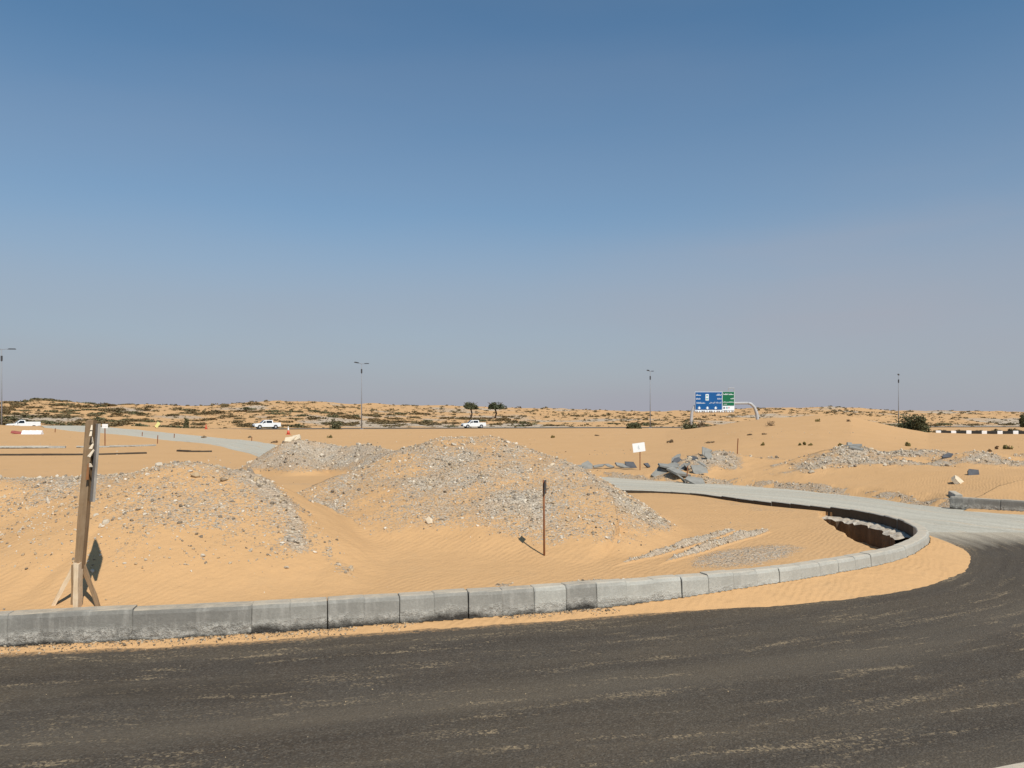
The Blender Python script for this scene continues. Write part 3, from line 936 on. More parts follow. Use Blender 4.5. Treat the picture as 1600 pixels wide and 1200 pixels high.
for s_ in sl:
    i = int(round(s_ / .1)); c = np.array(kpt(s_)); nn = KN[min(i, len(KN) - 1)]
    pin.append(c - nn * (.40 + .03 * math.sin(s_ * 9))); pout.append(c - nn * .155)
hm = strip_solid(pin, pout, -.34, .075, 4)
hm.v = [(x, y, z + float(dip(y)) * .8) for x, y, z in hm.v]
hob = hm.build('concrete_backing', M['haunch'], main_kerb)
hob.data.materials.append(M['soil'])
for i, p in enumerate(hob.data.polygons):
    if i % 4 == 0: p.material_index = 1

right_kerb = empty('concrete_kerb', (9.15, 16.4, -.10), label='short dark grey kerb beyond the gravel road junction', cat='kerb')
def place_blocks(root, pts, seg, mat, **k):
    p = resample(pts, .05)
    ss = np.arange(len(p)) * .05
    s = 0
    while s + seg <= ss[-1] + .02:
        f = lambda q: (np.interp(q, ss, p[:, 0]) - root.location.x, np.interp(q, ss, p[:, 1]) - root.location.y)
        kerb_block('kerb_block', seg, mat, root, f(s), f(s + seg), **k)
        s += seg
place_blocks(right_kerb, [(9.22, 16.3), (10.2, 15.4), (12.0, 13.6), (16, 9.8)], .92, M['kerb_dark'])
place_blocks(right_kerb, [(9.95, 17.65), (9.50, 16.52)], .92, M['kerb'])
near_kerb = empty('concrete_kerb', (2.0, 3.3, 0), label='pale kerb corner at the bottom right of the road', cat='kerb')
place_blocks(near_kerb, [(1.0 , 2.80), (2.07, 3.17), (2.9, 3.45), (5, 4.2)], .92, M['kerb'])

def kerb_line(label, pts, seg, mat, height, group=None, name='concrete_kerb'):
    p0 = pts[0]
    gz0 = ground_z(*p0)
    r = empty(name, (p0[0], p0[1], gz0), label=label, cat='kerb', group=group)
    p = resample(pts, .1); ss = np.arange(len(p)) * .1
    s = 0
    while s + seg <= ss[-1] + .05:
        a = (np.interp(s, ss, p[:, 0]), np.interp(s, ss, p[:, 1])); b = (np.interp(s + seg, ss, p[:, 0]), np.interp(s + seg, ss, p[:, 1]))
        mb = mat(len(r.children)) if callable(mat) else mat
        if mb is not None:
            o = kerb_block('kerb_block', seg, mb, r, (a[0] - p0[0], a[1] - p0[1]), (b[0] - p0[0], b[1] - p0[1]), top=height, foot=-.3, jit=.01)
            o.location.z += ground_z(*a) - gz0
        s += seg
    return r
def pp(px, D): return ((px - 800) / FPX * D, D)
kerb_line('dark kerb strip half buried in sand, left midground', [pp(-60, 36.5), pp(60, 36.4), pp(150, 36.6), pp(232, 38)], .95, M['dark_concrete'], .085)  # drawn in one dark brown tone
kerb_line('short dark kerb strip below the gravel road, left midground', [pp(276, 41), pp(300, 40.2), pp(334, 40.5)], .6, M['dark_concrete'], .085)
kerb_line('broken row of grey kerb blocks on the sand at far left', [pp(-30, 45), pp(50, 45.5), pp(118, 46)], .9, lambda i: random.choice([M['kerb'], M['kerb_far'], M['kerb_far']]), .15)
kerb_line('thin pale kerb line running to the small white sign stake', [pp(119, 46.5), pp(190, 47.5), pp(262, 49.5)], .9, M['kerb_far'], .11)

# painted kerb by the highway
pk = empty('painted_kerb', (0, 0, 0), label='kerb painted in black and white blocks beside the far ramp', cat='kerb')
k0, k1 = pp(1462.5, 96), pp(1658.5, 92)
nb = 24
for k in range(nb):
    t0, t1 = k / nb, (k + 1) / nb
    a = (k0[0] + (k1[0] - k0[0]) * t0, k0[1] + (k1[1] - k0[1]) * t0); b = (k0[0] + (k1[0] - k0[0]) * t1, k0[1] + (k1[1] - k0[1]) * t1)
    o = kerb_block('kerb_block', 1, M['white'] if k % 3 == 0 else M['blackpaint'], pk, a, b, top=.40 if k > 4 else .30, foot=-.3, w=.3)
    o.location.z = ground_z(a[0], a[1]) - .02

# ------------------------------------------------------------------ loose stones
ICO_V = []
ph = (1 + 5 ** .5) / 2
ICO_V = np.array([(-1, ph, 0), (1, ph, 0), (-1, -ph, 0), (1, -ph, 0), (0, -1, ph), (0, 1, ph), (0, -1, -ph), (0, 1, -ph), (ph, 0, -1), (ph, 0, 1), (-ph, 0, -1), (-ph, 0, 1)]) / math.sqrt(1 + ph * ph)
ICO_F = np.array([(0, 11, 5), (0, 5, 1), (0, 1, 7), (0, 7, 10), (0, 10, 11), (1, 5, 9), (5, 11, 4), (11, 10, 2), (10, 7, 6), (7, 1, 8), (3, 9, 4), (3, 4, 2), (3, 2, 6), (3, 6, 8), (3, 8, 9), (4, 9, 5), (2, 4, 11), (6, 2, 10), (8, 6, 7), (9, 8, 1)])
OCT_V = np.array([(1, 0, 0), (-1, 0, 0), (0, 1, 0), (0, -1, 0), (0, 0, 1), (0, 0, -1)], float)
OCT_F = np.array([(4, 0, 2), (4, 2, 1), (4, 1, 3), (4, 3, 0), (5, 2, 0), (5, 1, 2), (5, 3, 1), (5, 0, 3)])

def stones(name, X, Y, Z, size, tones, parent=None, ico=True, seed=1, sink=.25):
    size = size * .62
    r = np.random.default_rng(seed)
    n = len(X)
    BV, BF = (ICO_V, ICO_F) if ico else (OCT_V, OCT_F)
    k = len(BV)
    loc = np.repeat(BV[None], n, 0) * (1 + r.uniform(-.28, .28, (n, k, 1)))
    loc = loc * r.uniform(.55, 1.25, (n, 1, 3)) * np.array([1, 1, .72])
    # random turns
    q = r.normal(size=(n, 4)); q[:, 1:3] *= .45; q /= np.linalg.norm(q, axis=1, keepdims=True)
    w, x, y, z = q.T
    R = np.stack([1 - 2 * (y * y + z * z), 2 * (x * y - z * w), 2 * (x * z + y * w), 2 * (x * y + z * w), 1 - 2 * (x * x + z * z), 2 * (y * z - x * w), 2 * (x * z - y * w), 2 * (y * z + x * w), 1 - 2 * (x * x + y * y)], 1).reshape(n, 3, 3)
    loc = np.einsum('nij,nkj->nki', R, loc) * size[:, None, None]
    V = loc + np.stack([X, Y, Z + size * (.5 - sink)], 1)[:, None, :]
    F = (BF[None] + (np.arange(n) * k)[:, None, None]).reshape(-1, 3)
    me = mesh_np(name, V.reshape(-1, 3), F, M['stone'])
    a = me.attributes.new('tone', 'FLOAT_COLOR', 'POINT')
    pick = r.integers(0, len(tones), n)
    c = np.array(tones)[pick] * r.uniform(.8, 1.2, (n, 1))
    c4 = np.concatenate([c, np.ones((n, 1))], 1)
    a.data.foreach_set('color', np.repeat(c4, k, 0).astype(np.float32).ravel())
    o = link(name, me, parent)
    o['kind'] = 'stuff'
    return o

TONES = [(.40, .36, .29), (.31, .285, .24), (.22, .205, .18), (.50, .45, .36), (.58, .53, .44), (.35, .29, .21), (.14, .125, .11), (.44, .40, .33)]
TONES_W = TONES + [(.60, .55, .46), (.10, .09, .08), (.50, .42, .31), (.45, .34, .21), (.40, .30, .19)]
def scatter(box, n, ids, seed, lo, hi, thr=.12, power=2.6, gmin=0.0, gpow=1.4):
    r = np.random.default_rng(seed)
    X = r.uniform(box[0], box[1], n); Y = r.uniform(box[2], box[3], n)
    z, g, m = terrain(X, Y)
    keep = np.isin(m, ids) & (g > gmin) & (r.uniform(0, 1, n) < np.clip(g, 0, 1) ** gpow * 1.1)
    X, Y, z = X[keep], Y[keep], z[keep]
    size = lo + (hi - lo) * r.uniform(0, 1, len(X)) ** power
    return X, Y, z, size
for k, box, n, lo, hi, pw in ((1, (-9, -1.2, 6.8, 10.6), 16000, .006, .048, 5.0), (2, (-3.6, 3.2, 7.9, 15), 46000, .006, .044, 4.6), (3, (-8, -1.5, 16.5, 22.5), 9000, .012, .070, 4),
                          (4, (4.5, 10.5, 23.5, 28), 3500, .014, .08, 4), (5, (8.5, 13, 22, 27), 6000, .014, .085, 4), (6, (11, 15, 22, 27), 4500, .014, .085, 4), (7, (12, 20, 20.5, 26), 7500, .014, .085, 4)):
    X, Y, Z, S = scatter(box, n, [k], 100 + k, lo, hi, power=pw, gpow=1.0 if k == 1 else 1.4)
    stones('stones', X, Y, Z, S, TONES_W, MOUND[k], True, 200 + k)
    # a few hundred bigger ones
    X, Y, Z, S = scatter(box, 380 if k < 3 else 150, [k], 150 + k, hi * .7, hi * 1.9, power=2.6)
    stones('large_stones', X, Y, Z, S, TONES_W, MOUND[k], True, 250 + k)
r = np.random.default_rng(61)
X = r.uniform(-9, -1.3, 19000); Y = r.uniform(6.7, 9.8, 19000); Z, G, Mi = terrain(X, Y)
ok = (Mi == 1) & (Z > .42 + .12 * fbm(X, Y, .8, 3, 62)) & (((X + 3.3) * 2.7 + (Y - 9.9) * 1.9) / 3.3 < .15) & (r.uniform(0, 1, 19000) < .35 + .5 * smooth(-.2, .5, fbm(X, Y, .9, 3, 63)))
stones('stones', X[ok], Y[ok], Z[ok], .005 + .026 * r.uniform(0, 1, ok.sum()) ** 4, TONES_W, MOUND[1], True, 261)
# stone windrows, flat gravel patch and kerbside rubble on open sand
X, Y, Z, S = scatter((-1.5, 4.5, 6.9, 11.6), 42000, [0, 2], 301, .004, .034, power=4, gmin=.70)
tag(stones('loose_gravel', X, Y, Z, S, TONES_W, None, True, 302), 'two low windrows of loose stones running up from the curved kerb', 'gravel')
X, Y, Z, S = scatter((.8, 5, 7.6, 11), 30000, [0], 311, .0025, .008, power=3, gmin=.3)
tag(stones('fine_gravel', X, Y, Z, S, TONES, None, False, 312), 'flat patch of fine grey gravel just inside the curved kerb', 'gravel')
X, Y, Z, S = scatter((1.5, 20, 14, 30), 52000, [0], 303, .012, .065, power=3.6, gmin=.3)
tag(stones('loose_gravel', X, Y, Z, S, TONES_W, None, True, 304), 'line of loose stones along the far gravel road edge', 'gravel')
r = np.random.default_rng(5)
X = r.uniform(-9, 5, 2600); Y = r.uniform(6.2, 16, 2600)
Z, G, Mi = terrain(X, Y)
ok = inside(X, Y, ISLAND) & (r.uniform(0, 1, len(X)) < .55 * smooth(-.2, .5, fbm(X, Y, 1.6, 3, 77))) & (dist_poly(X, Y, KERB[::3])[0] > .25) & (X < 4)
tag(stones('scattered_pebbles', X[ok], Y[ok], Z[ok], .006 + .022 * r.uniform(0, 1, ok.sum()) ** 3, TONES_W, None, False, 306), 'pebbles strewn thinly over the smooth sand of the island', 'pebbles')
X = r.uniform(-50, 60, 9000); Y = 24 + 60 * r.uniform(0, 1, 9000) ** 1.6
Z, G, Mi = terrain(X, Y)
ok = (r.uniform(0, 1, len(X)) < .7 * smooth(0, .5, fbm(X, Y, 5, 3, 78))) & (np.abs(X) < Y * .7)
tag(stones('scattered_pebbles', X[ok], Y[ok], Z[ok], .02 + .06 * r.uniform(0, 1, ok.sum()) ** 3, TONES, None, False, 307), 'pebbles scattered over the open sand beyond the gravel road', 'pebbles')
# grit and bituminous crumbs on the asphalt
X = r.uniform(-5, 7, 15000); Y = 3.2 + 8 * r.uniform(0, 1, 15000) ** 1.3
strk = fbm(X * .45 + Y * .1, (Y - .2 * X) * 3.0, 1.0, 4, 33)
ok = ~inside(X, Y, ISLAND) & ~inside(X, Y, BANK_POLY) & (r.uniform(0, 1, len(X)) < .04 + .5 * smooth(.22, .6, strk))
tag(stones('road_grit', X[ok], Y[ok], np.full(ok.sum(), .002), .0025 + .0065 * r.uniform(0, 1, ok.sum()) ** 3, [(.36, .28, .17), (.42, .33, .2), (.22, .18, .13), (.05, .045, .04), (.3, .25, .17)], None, False, 308), 'fine tan grit lying in streaks on the dark asphalt', 'grit')
# bituminous crumbs along the kerb foot
n = 2600
si = r.uniform(S_K[int(np.argmin(abs(KERB[:, 0] + 4.4)))], S_K[int(np.argmin(abs(KERB[:i_nose, 0] - 1.0)))], n)
c = np.stack([np.interp(si, S_K, KERB[:, 0]), np.interp(si, S_K, KERB[:, 1])], 1); nn = KN[(si / .1).astype(int)]
off = np.abs(r.normal(0, .07, n)) + .015
q = c + nn * off[:, None]
Z, G, Mi = terrain(q[:, 0], q[:, 1])
ok = fbm(q[:, 0], q[:, 1], .6, 3, 39) > -.1
tag(stones('kerb_foot_rubble', q[ok, 0], q[ok, 1], np.maximum(Z, 0)[ok], (.004 + .016 * r.uniform(0, 1, n) ** 3)[ok], [(.05, .045, .04), (.03, .028, .025), (.25, .2, .14), (.4, .34, .25), (.08, .07, .06)], None, True, 309), 'dark bituminous crumbs and grit along the kerb foot', 'rubble')

# ------------------------------------------------------------------ slabs and boulders
def slab(name, label, cat, group, loc, size, rot, mat, seed, bend=.04):
    r = random.Random(seed)
    n = r.choice([4, 4, 5, 5, 6])
    pts = []
    for k in range(n):
        a = 2 * math.pi * (k + r.uniform(-.3, .3)) / n
        pts.append((math.cos(a) * size[0] / 2 * r.uniform(.9, 1.25), math.sin(a) * size[1] / 2 * r.uniform(.9, 1.25)))
    vs = [(x, y, -size[2] / 2 + bend * size[0] * (x / size[0] * 2) ** 2 * .5 + r.uniform(-.01, .01)) for x, y in pts] + \
         [(x * .97, y * .97, size[2] / 2 + bend * size[0] * (x / size[0] * 2) ** 2 * .5 + r.uniform(-.012, .012)) for x, y in pts]
    vs += [(0, 0, -size[2] / 2), (r.uniform(-.1, .1) * size[0], 0, size[2] / 2 + .01)]
    b, t = 2 * n, 2 * n + 1
    fs = [(b, (k + 1) % n, k) for k in range(n)] + [(t, n + k, n + (k + 1) % n) for k in range(n)] + [(k, (k + 1) % n, n + (k + 1) % n, n + k) for k in range(n)]
    o = MB().add(vs, fs).build(name, mat, None, False, loc, rot)
    return tag(o, label, cat, group)

HEAP = [  # px, py (centre), width m, depth m, thick, tilt x, tilt y, turn, label
    (1032, 737, .75, .5, .07, .7, -.5, .3, 'grey slab leaning at the left foot of the slab pile', 0),
    (1045, 727, .80, .5, .07, .25, .1, .2, 'flat grey slab across the upper left of the slab pile', 0),
    (1062, 722, .85, .45, .07, .35, .22, -.1, 'long grey slab forming the crest of the slab pile', 0),
    (1052, 732, .6, .4, .06, .95, .2, .5, 'grey slab on edge over a dark hollow in the slab pile', 0),
    (1050, 739, .5, .4, .06, .8, -.2, -.4, 'small pale grey slab low in the middle of the slab pile', 0),
    (1068, 729, .55, .35, .05, .5, .6, .8, 'grey slab tipped right below the crest of the slab pile', 0),
    (1066, 741, .6, .3, .05, .5, -.5, .1, 'narrow grey slab slanting behind the thin stake', 0),
    (1088, 728, .62, .5, .07, .55, .25, -.3, 'grey slab at the top right of the slab pile', 0),
    (1094, 735, .7, .42, .07, .9, .55, -.5, 'steep grey slab with a dark underside right of the stake', 0),
    (1103, 729, .4, .45, .06, 1.1, -.35, .2, 'pale grey slab standing up at the right end of the slab pile', 0),
    (1108, 734, .35, .5, .05, 1.2, -.5, .6, 'rightmost thin grey slab standing behind its neighbour', 0),
    (1078, 720, .18, .15, .14, .2, .2, .2, 'white lump beside the crest of the slab pile', 2),
    (1038, 731, .5, .3, .05, 1.0, .5, -.3, 'narrow grey slab on edge left of the dark hollow', 0),
    (1057, 726, .55, .25, .05, .6, -.6, .4, 'grey strip slanting left under the crest slab', 0),
    (1074, 733, .4, .35, .05, .2, .9, .2, 'grey slab tipped up right of the thin stake', 0),
    (1082, 734, .45, .25, .05, 1.2, .2, -.6, 'dark grey slab in the hollow right of the stake', 1),
    (1058, 734, .4, .25, .05, 1.1, -.2, .3, 'dark grey slab in the hollow left of the stake', 1),
    (1098, 740, .4, .3, .05, .5, .5, .3, 'grey slab lowest at the right foot of the pile', 0),
    (1042, 742, .35, .25, .05, .4, .2, .1, 'grey slab lowest at the left foot of the pile', 0),
    (878, 716, .55, .4, .09, .3, -.3, .2, 'grey slab at the left end of the scattered slab row', 0),
    (886, 722, .4, .3, .06, .9, .2, .4, 'dark grey slab tilted below the left end of the slab row', 1),
    (903, 719, .6, .3, .05, .2, .1, 0, 'thin grey slab lying flat in the slab row', 0),
    (917, 725, .55, .4, .08, .9, .55, -.5, 'tilted grey slab with a black underside in the slab row', 0),
    (935, 720, .5, .3, .05, .3, -.2, .3, 'grey slab half sunk in sand in the slab row', 0),
    (952, 722, .5, .3, .06, .4, .2, .6, 'grey slab with a ragged edge in the slab row', 0),
    (972, 723, .7, .35, .06, .4, .3, -.2, 'long grey slab sloping right below the white sign', 0),
    (985, 720, .55, .35, .06, .8, .35, -.3, 'dark slab just left of the white sign stake', 1),
    (1011, 726, .3, .22, .06, .9, .3, .2, 'small dark slab alone right of the white sign stake', 1),
]
for i, (px, py, w, d, th, tx, ty, tz, lab, mt) in enumerate(HEAP):
    heap = px > 1015
    lift = (.04 + .20 * smooth(738, 722, float(py)) * .6 if heap else .09)
    D = 24.5
    for _ in range(12):
        gz = ground_z((px - 800) / FPX * D, D)
        Dn = (CAM_Z - gz - lift) * FPX / (py + (2 if heap else 1) - HOR)
        D = min(max(D + .5 * (Dn - D), 23.0), 27.6)
    p = P(px, py, D=D)
    gz = ground_z(p.x, p.y)
    z = gz + lift
    slab('broken_slab', lab, 'slab', 'broken grey slabs by the gravel road', (p.x, p.y, z), (w * (.92 if heap else .8), d * .95, th * .8), ((tx * .85, ty * .95, tz) if heap else (tx * .95, ty * .9, tz)), (M['slab'], M['slabdark'], M['paleslab'])[mt], 40 + i)
for i, (px, py, w, d, th, rot, lab, mt, D) in enumerate([
    (1335, 700, .55, .35, .05, (.1, -.05, .1), 'topmost thin slab on the crest of a stone heap', 'slab', 25.2),
    (1336, 706, .45, .35, .05, (.15, -.15, .2), 'thin slab just under the topmost one on the stone heap', 'slab', 25.0),
    (1341, 712, .42, .3, .05, (.2, .15, -.1), 'lowest thin slab on the front of the stone heap', 'slab', 24.8),
    (1327, 698, .2, .3, .05, (1.2, .4, .2), 'small slab standing on edge at the heap crest', 'slab', 25.2),
    (1497, 756, .34, .36, .10, (.75, .4, .35), 'pale concrete lump lying at the foot of the stone bank', 'paleslab', 18.9),
    (1520, 748, .30, .30, .05, (.9, -.5, .2), 'dark-edged slab sticking out of the stone bank', 'slabdark', 19.8),
    (1480, 716, .35, .25, .05, (.4, -.3, .2), 'dark slab at the left end of the long stone bank', 'slabdark', 23.8),
    (452, 701, .34, .26, .08, (.45, -.35, .6), 'lower pale broken slab on the grey gravel heap', 'paleslab', 19.9),
    (463, 694, .30, .22, .08, (.5, -.6, .5), 'upper pale broken slab on the grey gravel heap', 'paleslab', 20.0)]):
    p = P(px, py, D=D)
    slab('broken_slab', lab, 'slab', None, (p.x, p.y, max(p.z, ground_z(p.x, p.y)) + .02), (w, d, th), rot, M[mt], 90 + i, .05)

# ------------------------------------------------------------------ leaning timber signpost beside the near kerb
def plank(name, a, b, w, t, mat, parent, yaw=0., jit=.003):
    """a sawn piece from a to b; w across, t thick"""
    a, b = Vector(a), Vector(b)
    L = (b - a).length
    m = MB()
    n = 5
    vs, fs = [], []
    for k in range(n + 1):
        z = L * k / n
        for x, y in ((-w / 2, -t / 2), (w / 2, -t / 2), (w / 2, t / 2), (-w / 2, t / 2)):
            vs.append((x + random.uniform(-jit, jit), y + random.uniform(-jit, jit), z + (random.uniform(-.012, .012) if k in (0, n) else 0)))
    for k in range(n):
        for q in range(4):
            fs.append((k * 4 + q, k * 4 + (q + 1) % 4, (k + 1) * 4 + (q + 1) % 4, (k + 1) * 4 + q))
    fs += [(3, 2, 1, 0), tuple(n * 4 + q for q in range(4))]
    o = m.add(vs, fs).build(name, mat, parent)
    o.rotation_mode = 'QUATERNION'
    q = (b - a).to_track_quat('Z', 'Y')
    o.rotation_quaternion = q @ Euler((0, 0, yaw)).to_quaternion()
    o.location = a
    return o
bx, by = P(121, 955, D=6.27).x, 6.27
bz = ground_z(bx, by)
sp = empty('timber_signpost', (bx, by, bz), label='leaning weathered timber signpost with a grey board, behind the near kerb', cat='signpost')
loc = lambda px, py, D: P(px, py, D=D - .13) - Vector((bx, by, bz))
plank('post', loc(123, 905, 6.44), loc(143, 657, 6.40), .062, .062, M['wood'], sp, .35)
plank('base_plank', loc(121, 972, 6.39), loc(122.5, 879, 6.39), .088, .035, M['wood_new'], sp, .12)
plank('batten', loc(115, 965, 6.45), loc(116, 882, 6.45), .022, .04, M['wood'], sp, 0)
plank('brace', loc(80, 953, 6.42), loc(116, 884, 6.46), .026, .03, M['wood_new'], sp, .2)
plank('brace', loc(158, 960, 6.42), loc(130, 883, 6.46), .026, .03, M['wood'], sp, .2)
# the board, seen nearly edge on
nb_ = Vector((.825, .565, 0)).normalized(); db_ = Vector((-nb_.y, nb_.x, 0))
bc = loc(145.5, 721, 6.47)
bm_ = MB()
vs = []
R_ = random.Random(3)
outline = [(-.245, -.31), (-.05, -.325), (.12, -.30), (.235, -.315), (.25, -.1), (.24, .12), (.245, .30), (.1, .315), (-.08, .305), (-.235, .31), (-.25, .1), (-.24, -.12)]
lean = .075
for off in (-.009, .009):
    for u_, v_ in outline:
        vs.append(bc + db_ * u_ + nb_ * off + Vector((lean * v_, 0, v_)))
k = len(outline)
fs = [tuple(range(k)), tuple(range(2 * k - 1, k - 1, -1))] + [(i, k + i, k + (i + 1) % k, (i + 1) % k) for i in range(k)]
bm_.add(vs, fs).build('sign_board', M['ply'], sp)
# torn facing curling off the board edge by the post
for px, py, w, h in ((142, 677, .022, .05), (144, 687, .018, .045), (143.5, 697, .02, .05), (142.5, 708, .02, .07), (141.5, 727, .026, .03), (143, 668, .012, .04)):
    c_ = loc(px, py, 6.33)
    MB().box((0, 0, 0), (w, .006, h), (R_.uniform(-.4, .4), R_.uniform(-.5, .5), R_.uniform(-.6, .6)), .5, .004).build('torn_facing', M['torn'], sp, False, c_)
tm = MB().box(loc(137.6, 737, 6.352), (.02, .012, .13), (0, .08, .3), .6, .002)
tm.build('split_wood', M['wood_red'], sp)

# ------------------------------------------------------------------ rusty signpost by the gravel mound
p2 = P(850.5, 868, D=8.4)
g2z = ground_z(p2.x, p2.y)
yy = 8.4
for _ in range(12):
    yy_new = (CAM_Z - ground_z((850.5 - 800) / FPX * yy, yy)) * FPX / (868 - HOR)
    yy += .5 * (yy_new - yy)
p2 = P(850.5, 868, D=yy); g2z = ground_z(p2.x, p2.y)
rp = empty('rusty_signpost', (p2.x, p2.y, g2z), label='thin rusty signpost with an edge-on plate at the gravel mound foot', cat='signpost')
top2 = P(849.5, 750, D=yy) - Vector((p2.x, p2.y, g2z))
mb = MB().tube([(0, 0, -.15), top2 * .5, top2], .011, 8); mb.build('pole', M['rust'], rp, True)
hh = top2.z
mb = MB().box(top2 + Vector((.018, .01, -.075)), (.15, .006, .15), (0, 0, math.radians(80)), 1, .002); mb.build('sign_plate', M['darksteel'], rp)
for dz in (-.03, -.12): MB().box(top2 + Vector((.010, .0, dz)), (.03, .02, .012)).build('clamp', M['rust'], rp)

# ------------------------------------------------------------------ small white signs on stakes
def stake_sign(label, px, base_py, top_py, w_px, h_px, D, tilt, marks, cx=None):
    b = P(px, base_py, D=D); gz = ground_z(b.x, b.y)
    s_ = D / FPX
    r0 = empty('stake_sign', (b.x, b.y, gz), label=label, cat='sign', group='small white signs on stakes')
    zt = CAM_Z - (top_py - HOR) * s_ - gz
    cxm = ((cx or px) - px) * s_
    MB().tube([(0, 0, -.2), (0, .0, zt - .02)], max(.012, .8 * s_), 6).build('stake', M['rust'], r0)
    bo = MB().box((0, 0, 0), (w_px * s_, .012, h_px * s_)).build('sign_board', M['white'], r0, False, (cxm, -.03, zt - h_px * s_ / 2), (0, tilt, .1))
    mk = MB()
    for u0, u1, v in marks:
        mk.box(((u0 + u1) / 2 * w_px * s_, -.011, v * h_px * s_), ((u1 - u0) * w_px * s_, .008, .10 * h_px * s_))
    mk.build('faded_print', M['ink_grey'], bo)
stake_sign('larger tilted white sign on a thin stake above the slab row', 1000, 738, 692, 19.5, 14, 26.5, -.13, [(-.06, .04, .18), (-.04, .06, -.12), (-.08, .02, .02)], 998)
stake_sign('small white sign on a stake behind the timber signpost', 164, 697, 662.5, 8.5, 6.5, 48, .0, [(-.32, -.1, .02), (-.05, .1, .02), (.14, .34, .02)], 164.5)

# survey stakes
ST = empty
STK = [(1152, 705, 685, 29.5, 'thin survey stake standing on the open sand below the big sign'), (1073, 747, 728, 23.2, 'orange-brown stake in front of the broken slab pile'),
       (246, 695, 680, 52, 'survey stake at the lower edge of the gravel track'), (222, 685, 676, 68, 'survey stake above the gravel track, left of its neighbour'),
       (272, 687, 679, 66, 'reddish survey stake above the gravel track'), (393, 692, 683, 62, 'survey stake by the brown brush near the gravel heap'), (86, 680, 671, 75, 'faint survey stake right of the white barrier')]
for px, pb, pt, D, lab in STK:
    b = P(px, pb, D=D); gz = ground_z(b.x, b.y)
    zt = CAM_Z - (pt - HOR) * D / FPX - gz
    o = MB().tube([(0, 0, -.2), (.01, 0, zt * .5), (.03, 0, max(zt, .4))], [.5 * D / FPX + .008] * 3, 6).build('survey_stake', M['rust'], None, False, (b.x, b.y, gz))
    tag(o, lab, 'stake', 'survey stakes')

# ------------------------------------------------------------------ lamp posts
def lamp_post(px, top, label):
    H = 13.0
    D = (H + .15 - CAM_Z) * FPX / (HOR - top)
    X = (px - 800) / FPX * D
    r0 = empty('street_lamp', (X, D, ground_z(X, D)), rz=math.radians(62), label=label, cat='street lamp', group='tall lamp posts along the far highway')
    MB().tube([(0, 0, -.3), (0, 0, 6), (0, 0, H)], [.12, .095, .065], 8).build('pole', M['polesteel'], r0, True)
    MB().box((0, 0, -.05), (.5, .5, .3)).build('base_plate', M['steel'], r0)
    MB().tube([(0, 0, H - 1.9), (0, 0, H - 1.1)], .15, 8).build('collar', M['darksteel'], r0)
    for s_ in (-1, 1):
        MB().tube([(0, 0, H - .1), (s_ * .7, 0, H + .02), (s_ * 1.5, 0, H + .08)], .04, 6).build('arm', M['polesteel'], r0)
        MB().box((s_ * 1.55, 0, H + .10), (1.15, .42, .16), (0, -s_ * .07, 0), .8).build('lamp_head', M['darksteel'], r0)
lamp_post(2.5, 545, 'tall double-arm lamp post at the far left edge of the view')
lamp_post(565, 568, 'tall lamp post on the highway between the white pickups')
lamp_post(1016, 580, 'tall lamp post left of the blue road sign')
lamp_post(1404, 586, 'tall lamp post rising behind the pair of round bushes')

# ------------------------------------------------------------------ gantry sign over the highway
GD = 150.0
g0 = P(1080, 661, D=GD); g1 = P(1184.5, 658, D=GD)
sg = GD / FPX
gzb = ground_z(g0.x, g0.y)
gan = empty('gantry_sign', ((g0.x + g1.x) / 2, GD, gzb), label='overhead gantry carrying a blue and green road direction sign', cat='road sign')
L = lambda px, py, dy=0.: Vector(((px - 800) * sg - gan.location.x, dy, CAM_Z - (py - HOR) * sg - gzb))
MB().tube([L(1080, 672), L(1080.2, 655), L(1081.2, 645), L(1084, 636), L(1089, 632.2), L(1096, 631)], [.30, .30, .28, .26, .24, .24], 10).build('column', M['steel'], gan, True)
MB().tube([L(1184, 672), L(1183.8, 656), L(1182.2, 645), L(1178.5, 636), L(1173, 630.8), L(1168, 629.8)], [.33, .33, .31, .29, .27, .26], 10).build('column', M['steel'], gan, True)
MB().tube([L(1096, 631), L(1130, 630.3), L(1168, 629.8)], [.24, .24, .26], 10).build('beam', M['steel'], gan, True)
MB().box(L(1132, 630.8, -.02), (9.5, .18, .14)).build('cable_tray', M['darksteel'], gan)
def panel(name, x0, x1, y0, y1, mat, dy, th=.1):
    a, b = L(x0, y0, dy), L(x1, y1, dy)
    return MB().box((a + b) / 2, (abs(b.x - a.x), th, abs(a.z - b.z))).build(name, mat, gan)
def bar(mb, x0, x1, y0, y1, dy):
    a, b = L(x0, y0, dy), L(x1, y1, dy)
    mb.box((a + b) / 2, (abs(b.x - a.x), .02, abs(a.z - b.z)))
panel('backing_panel', 1085.0, 1146.4, 612.3, 641.8, M['glyph'], -.45)
bp = panel('blue_panel', 1085.6, 1126.9, 612.9, 640.0, M['blue'], -.53)
gp = panel('green_panel', 1128.1, 1145.8, 612.5, 633.8, M['green'], -.53)
wp = panel('white_panel', 1128.1, 1146.2, 634.4, 641.0, M['glyph'], -.53)
def script_line(x0, x1, y, h, parent, mat, seed, flip=False):
    """an unreadable far-off line of lettering: baseline, uprights and dots as the photo resolves it"""
    r = random.Random(seed); mb = MB()
    x = x0
    while x < x1 - .3:
        w = r.uniform(.9, 2.2); x2 = min(x + w, x1)
        bar(mb, x, x2, y + h * .15, y + h * .5, -.595)
        if r.random() < .7: bar(mb, x + w * .2, x + w * .2 + .35, y - h * .5, y + h * .3, -.597)
        if r.random() < .5: bar(mb, x + w * .5, x + w * .5 + .35, y - h * .25, y - h * .02, -.599)
        x = x2 + r.uniform(.1, .35)
    return mb.build('lettering', mat, parent)
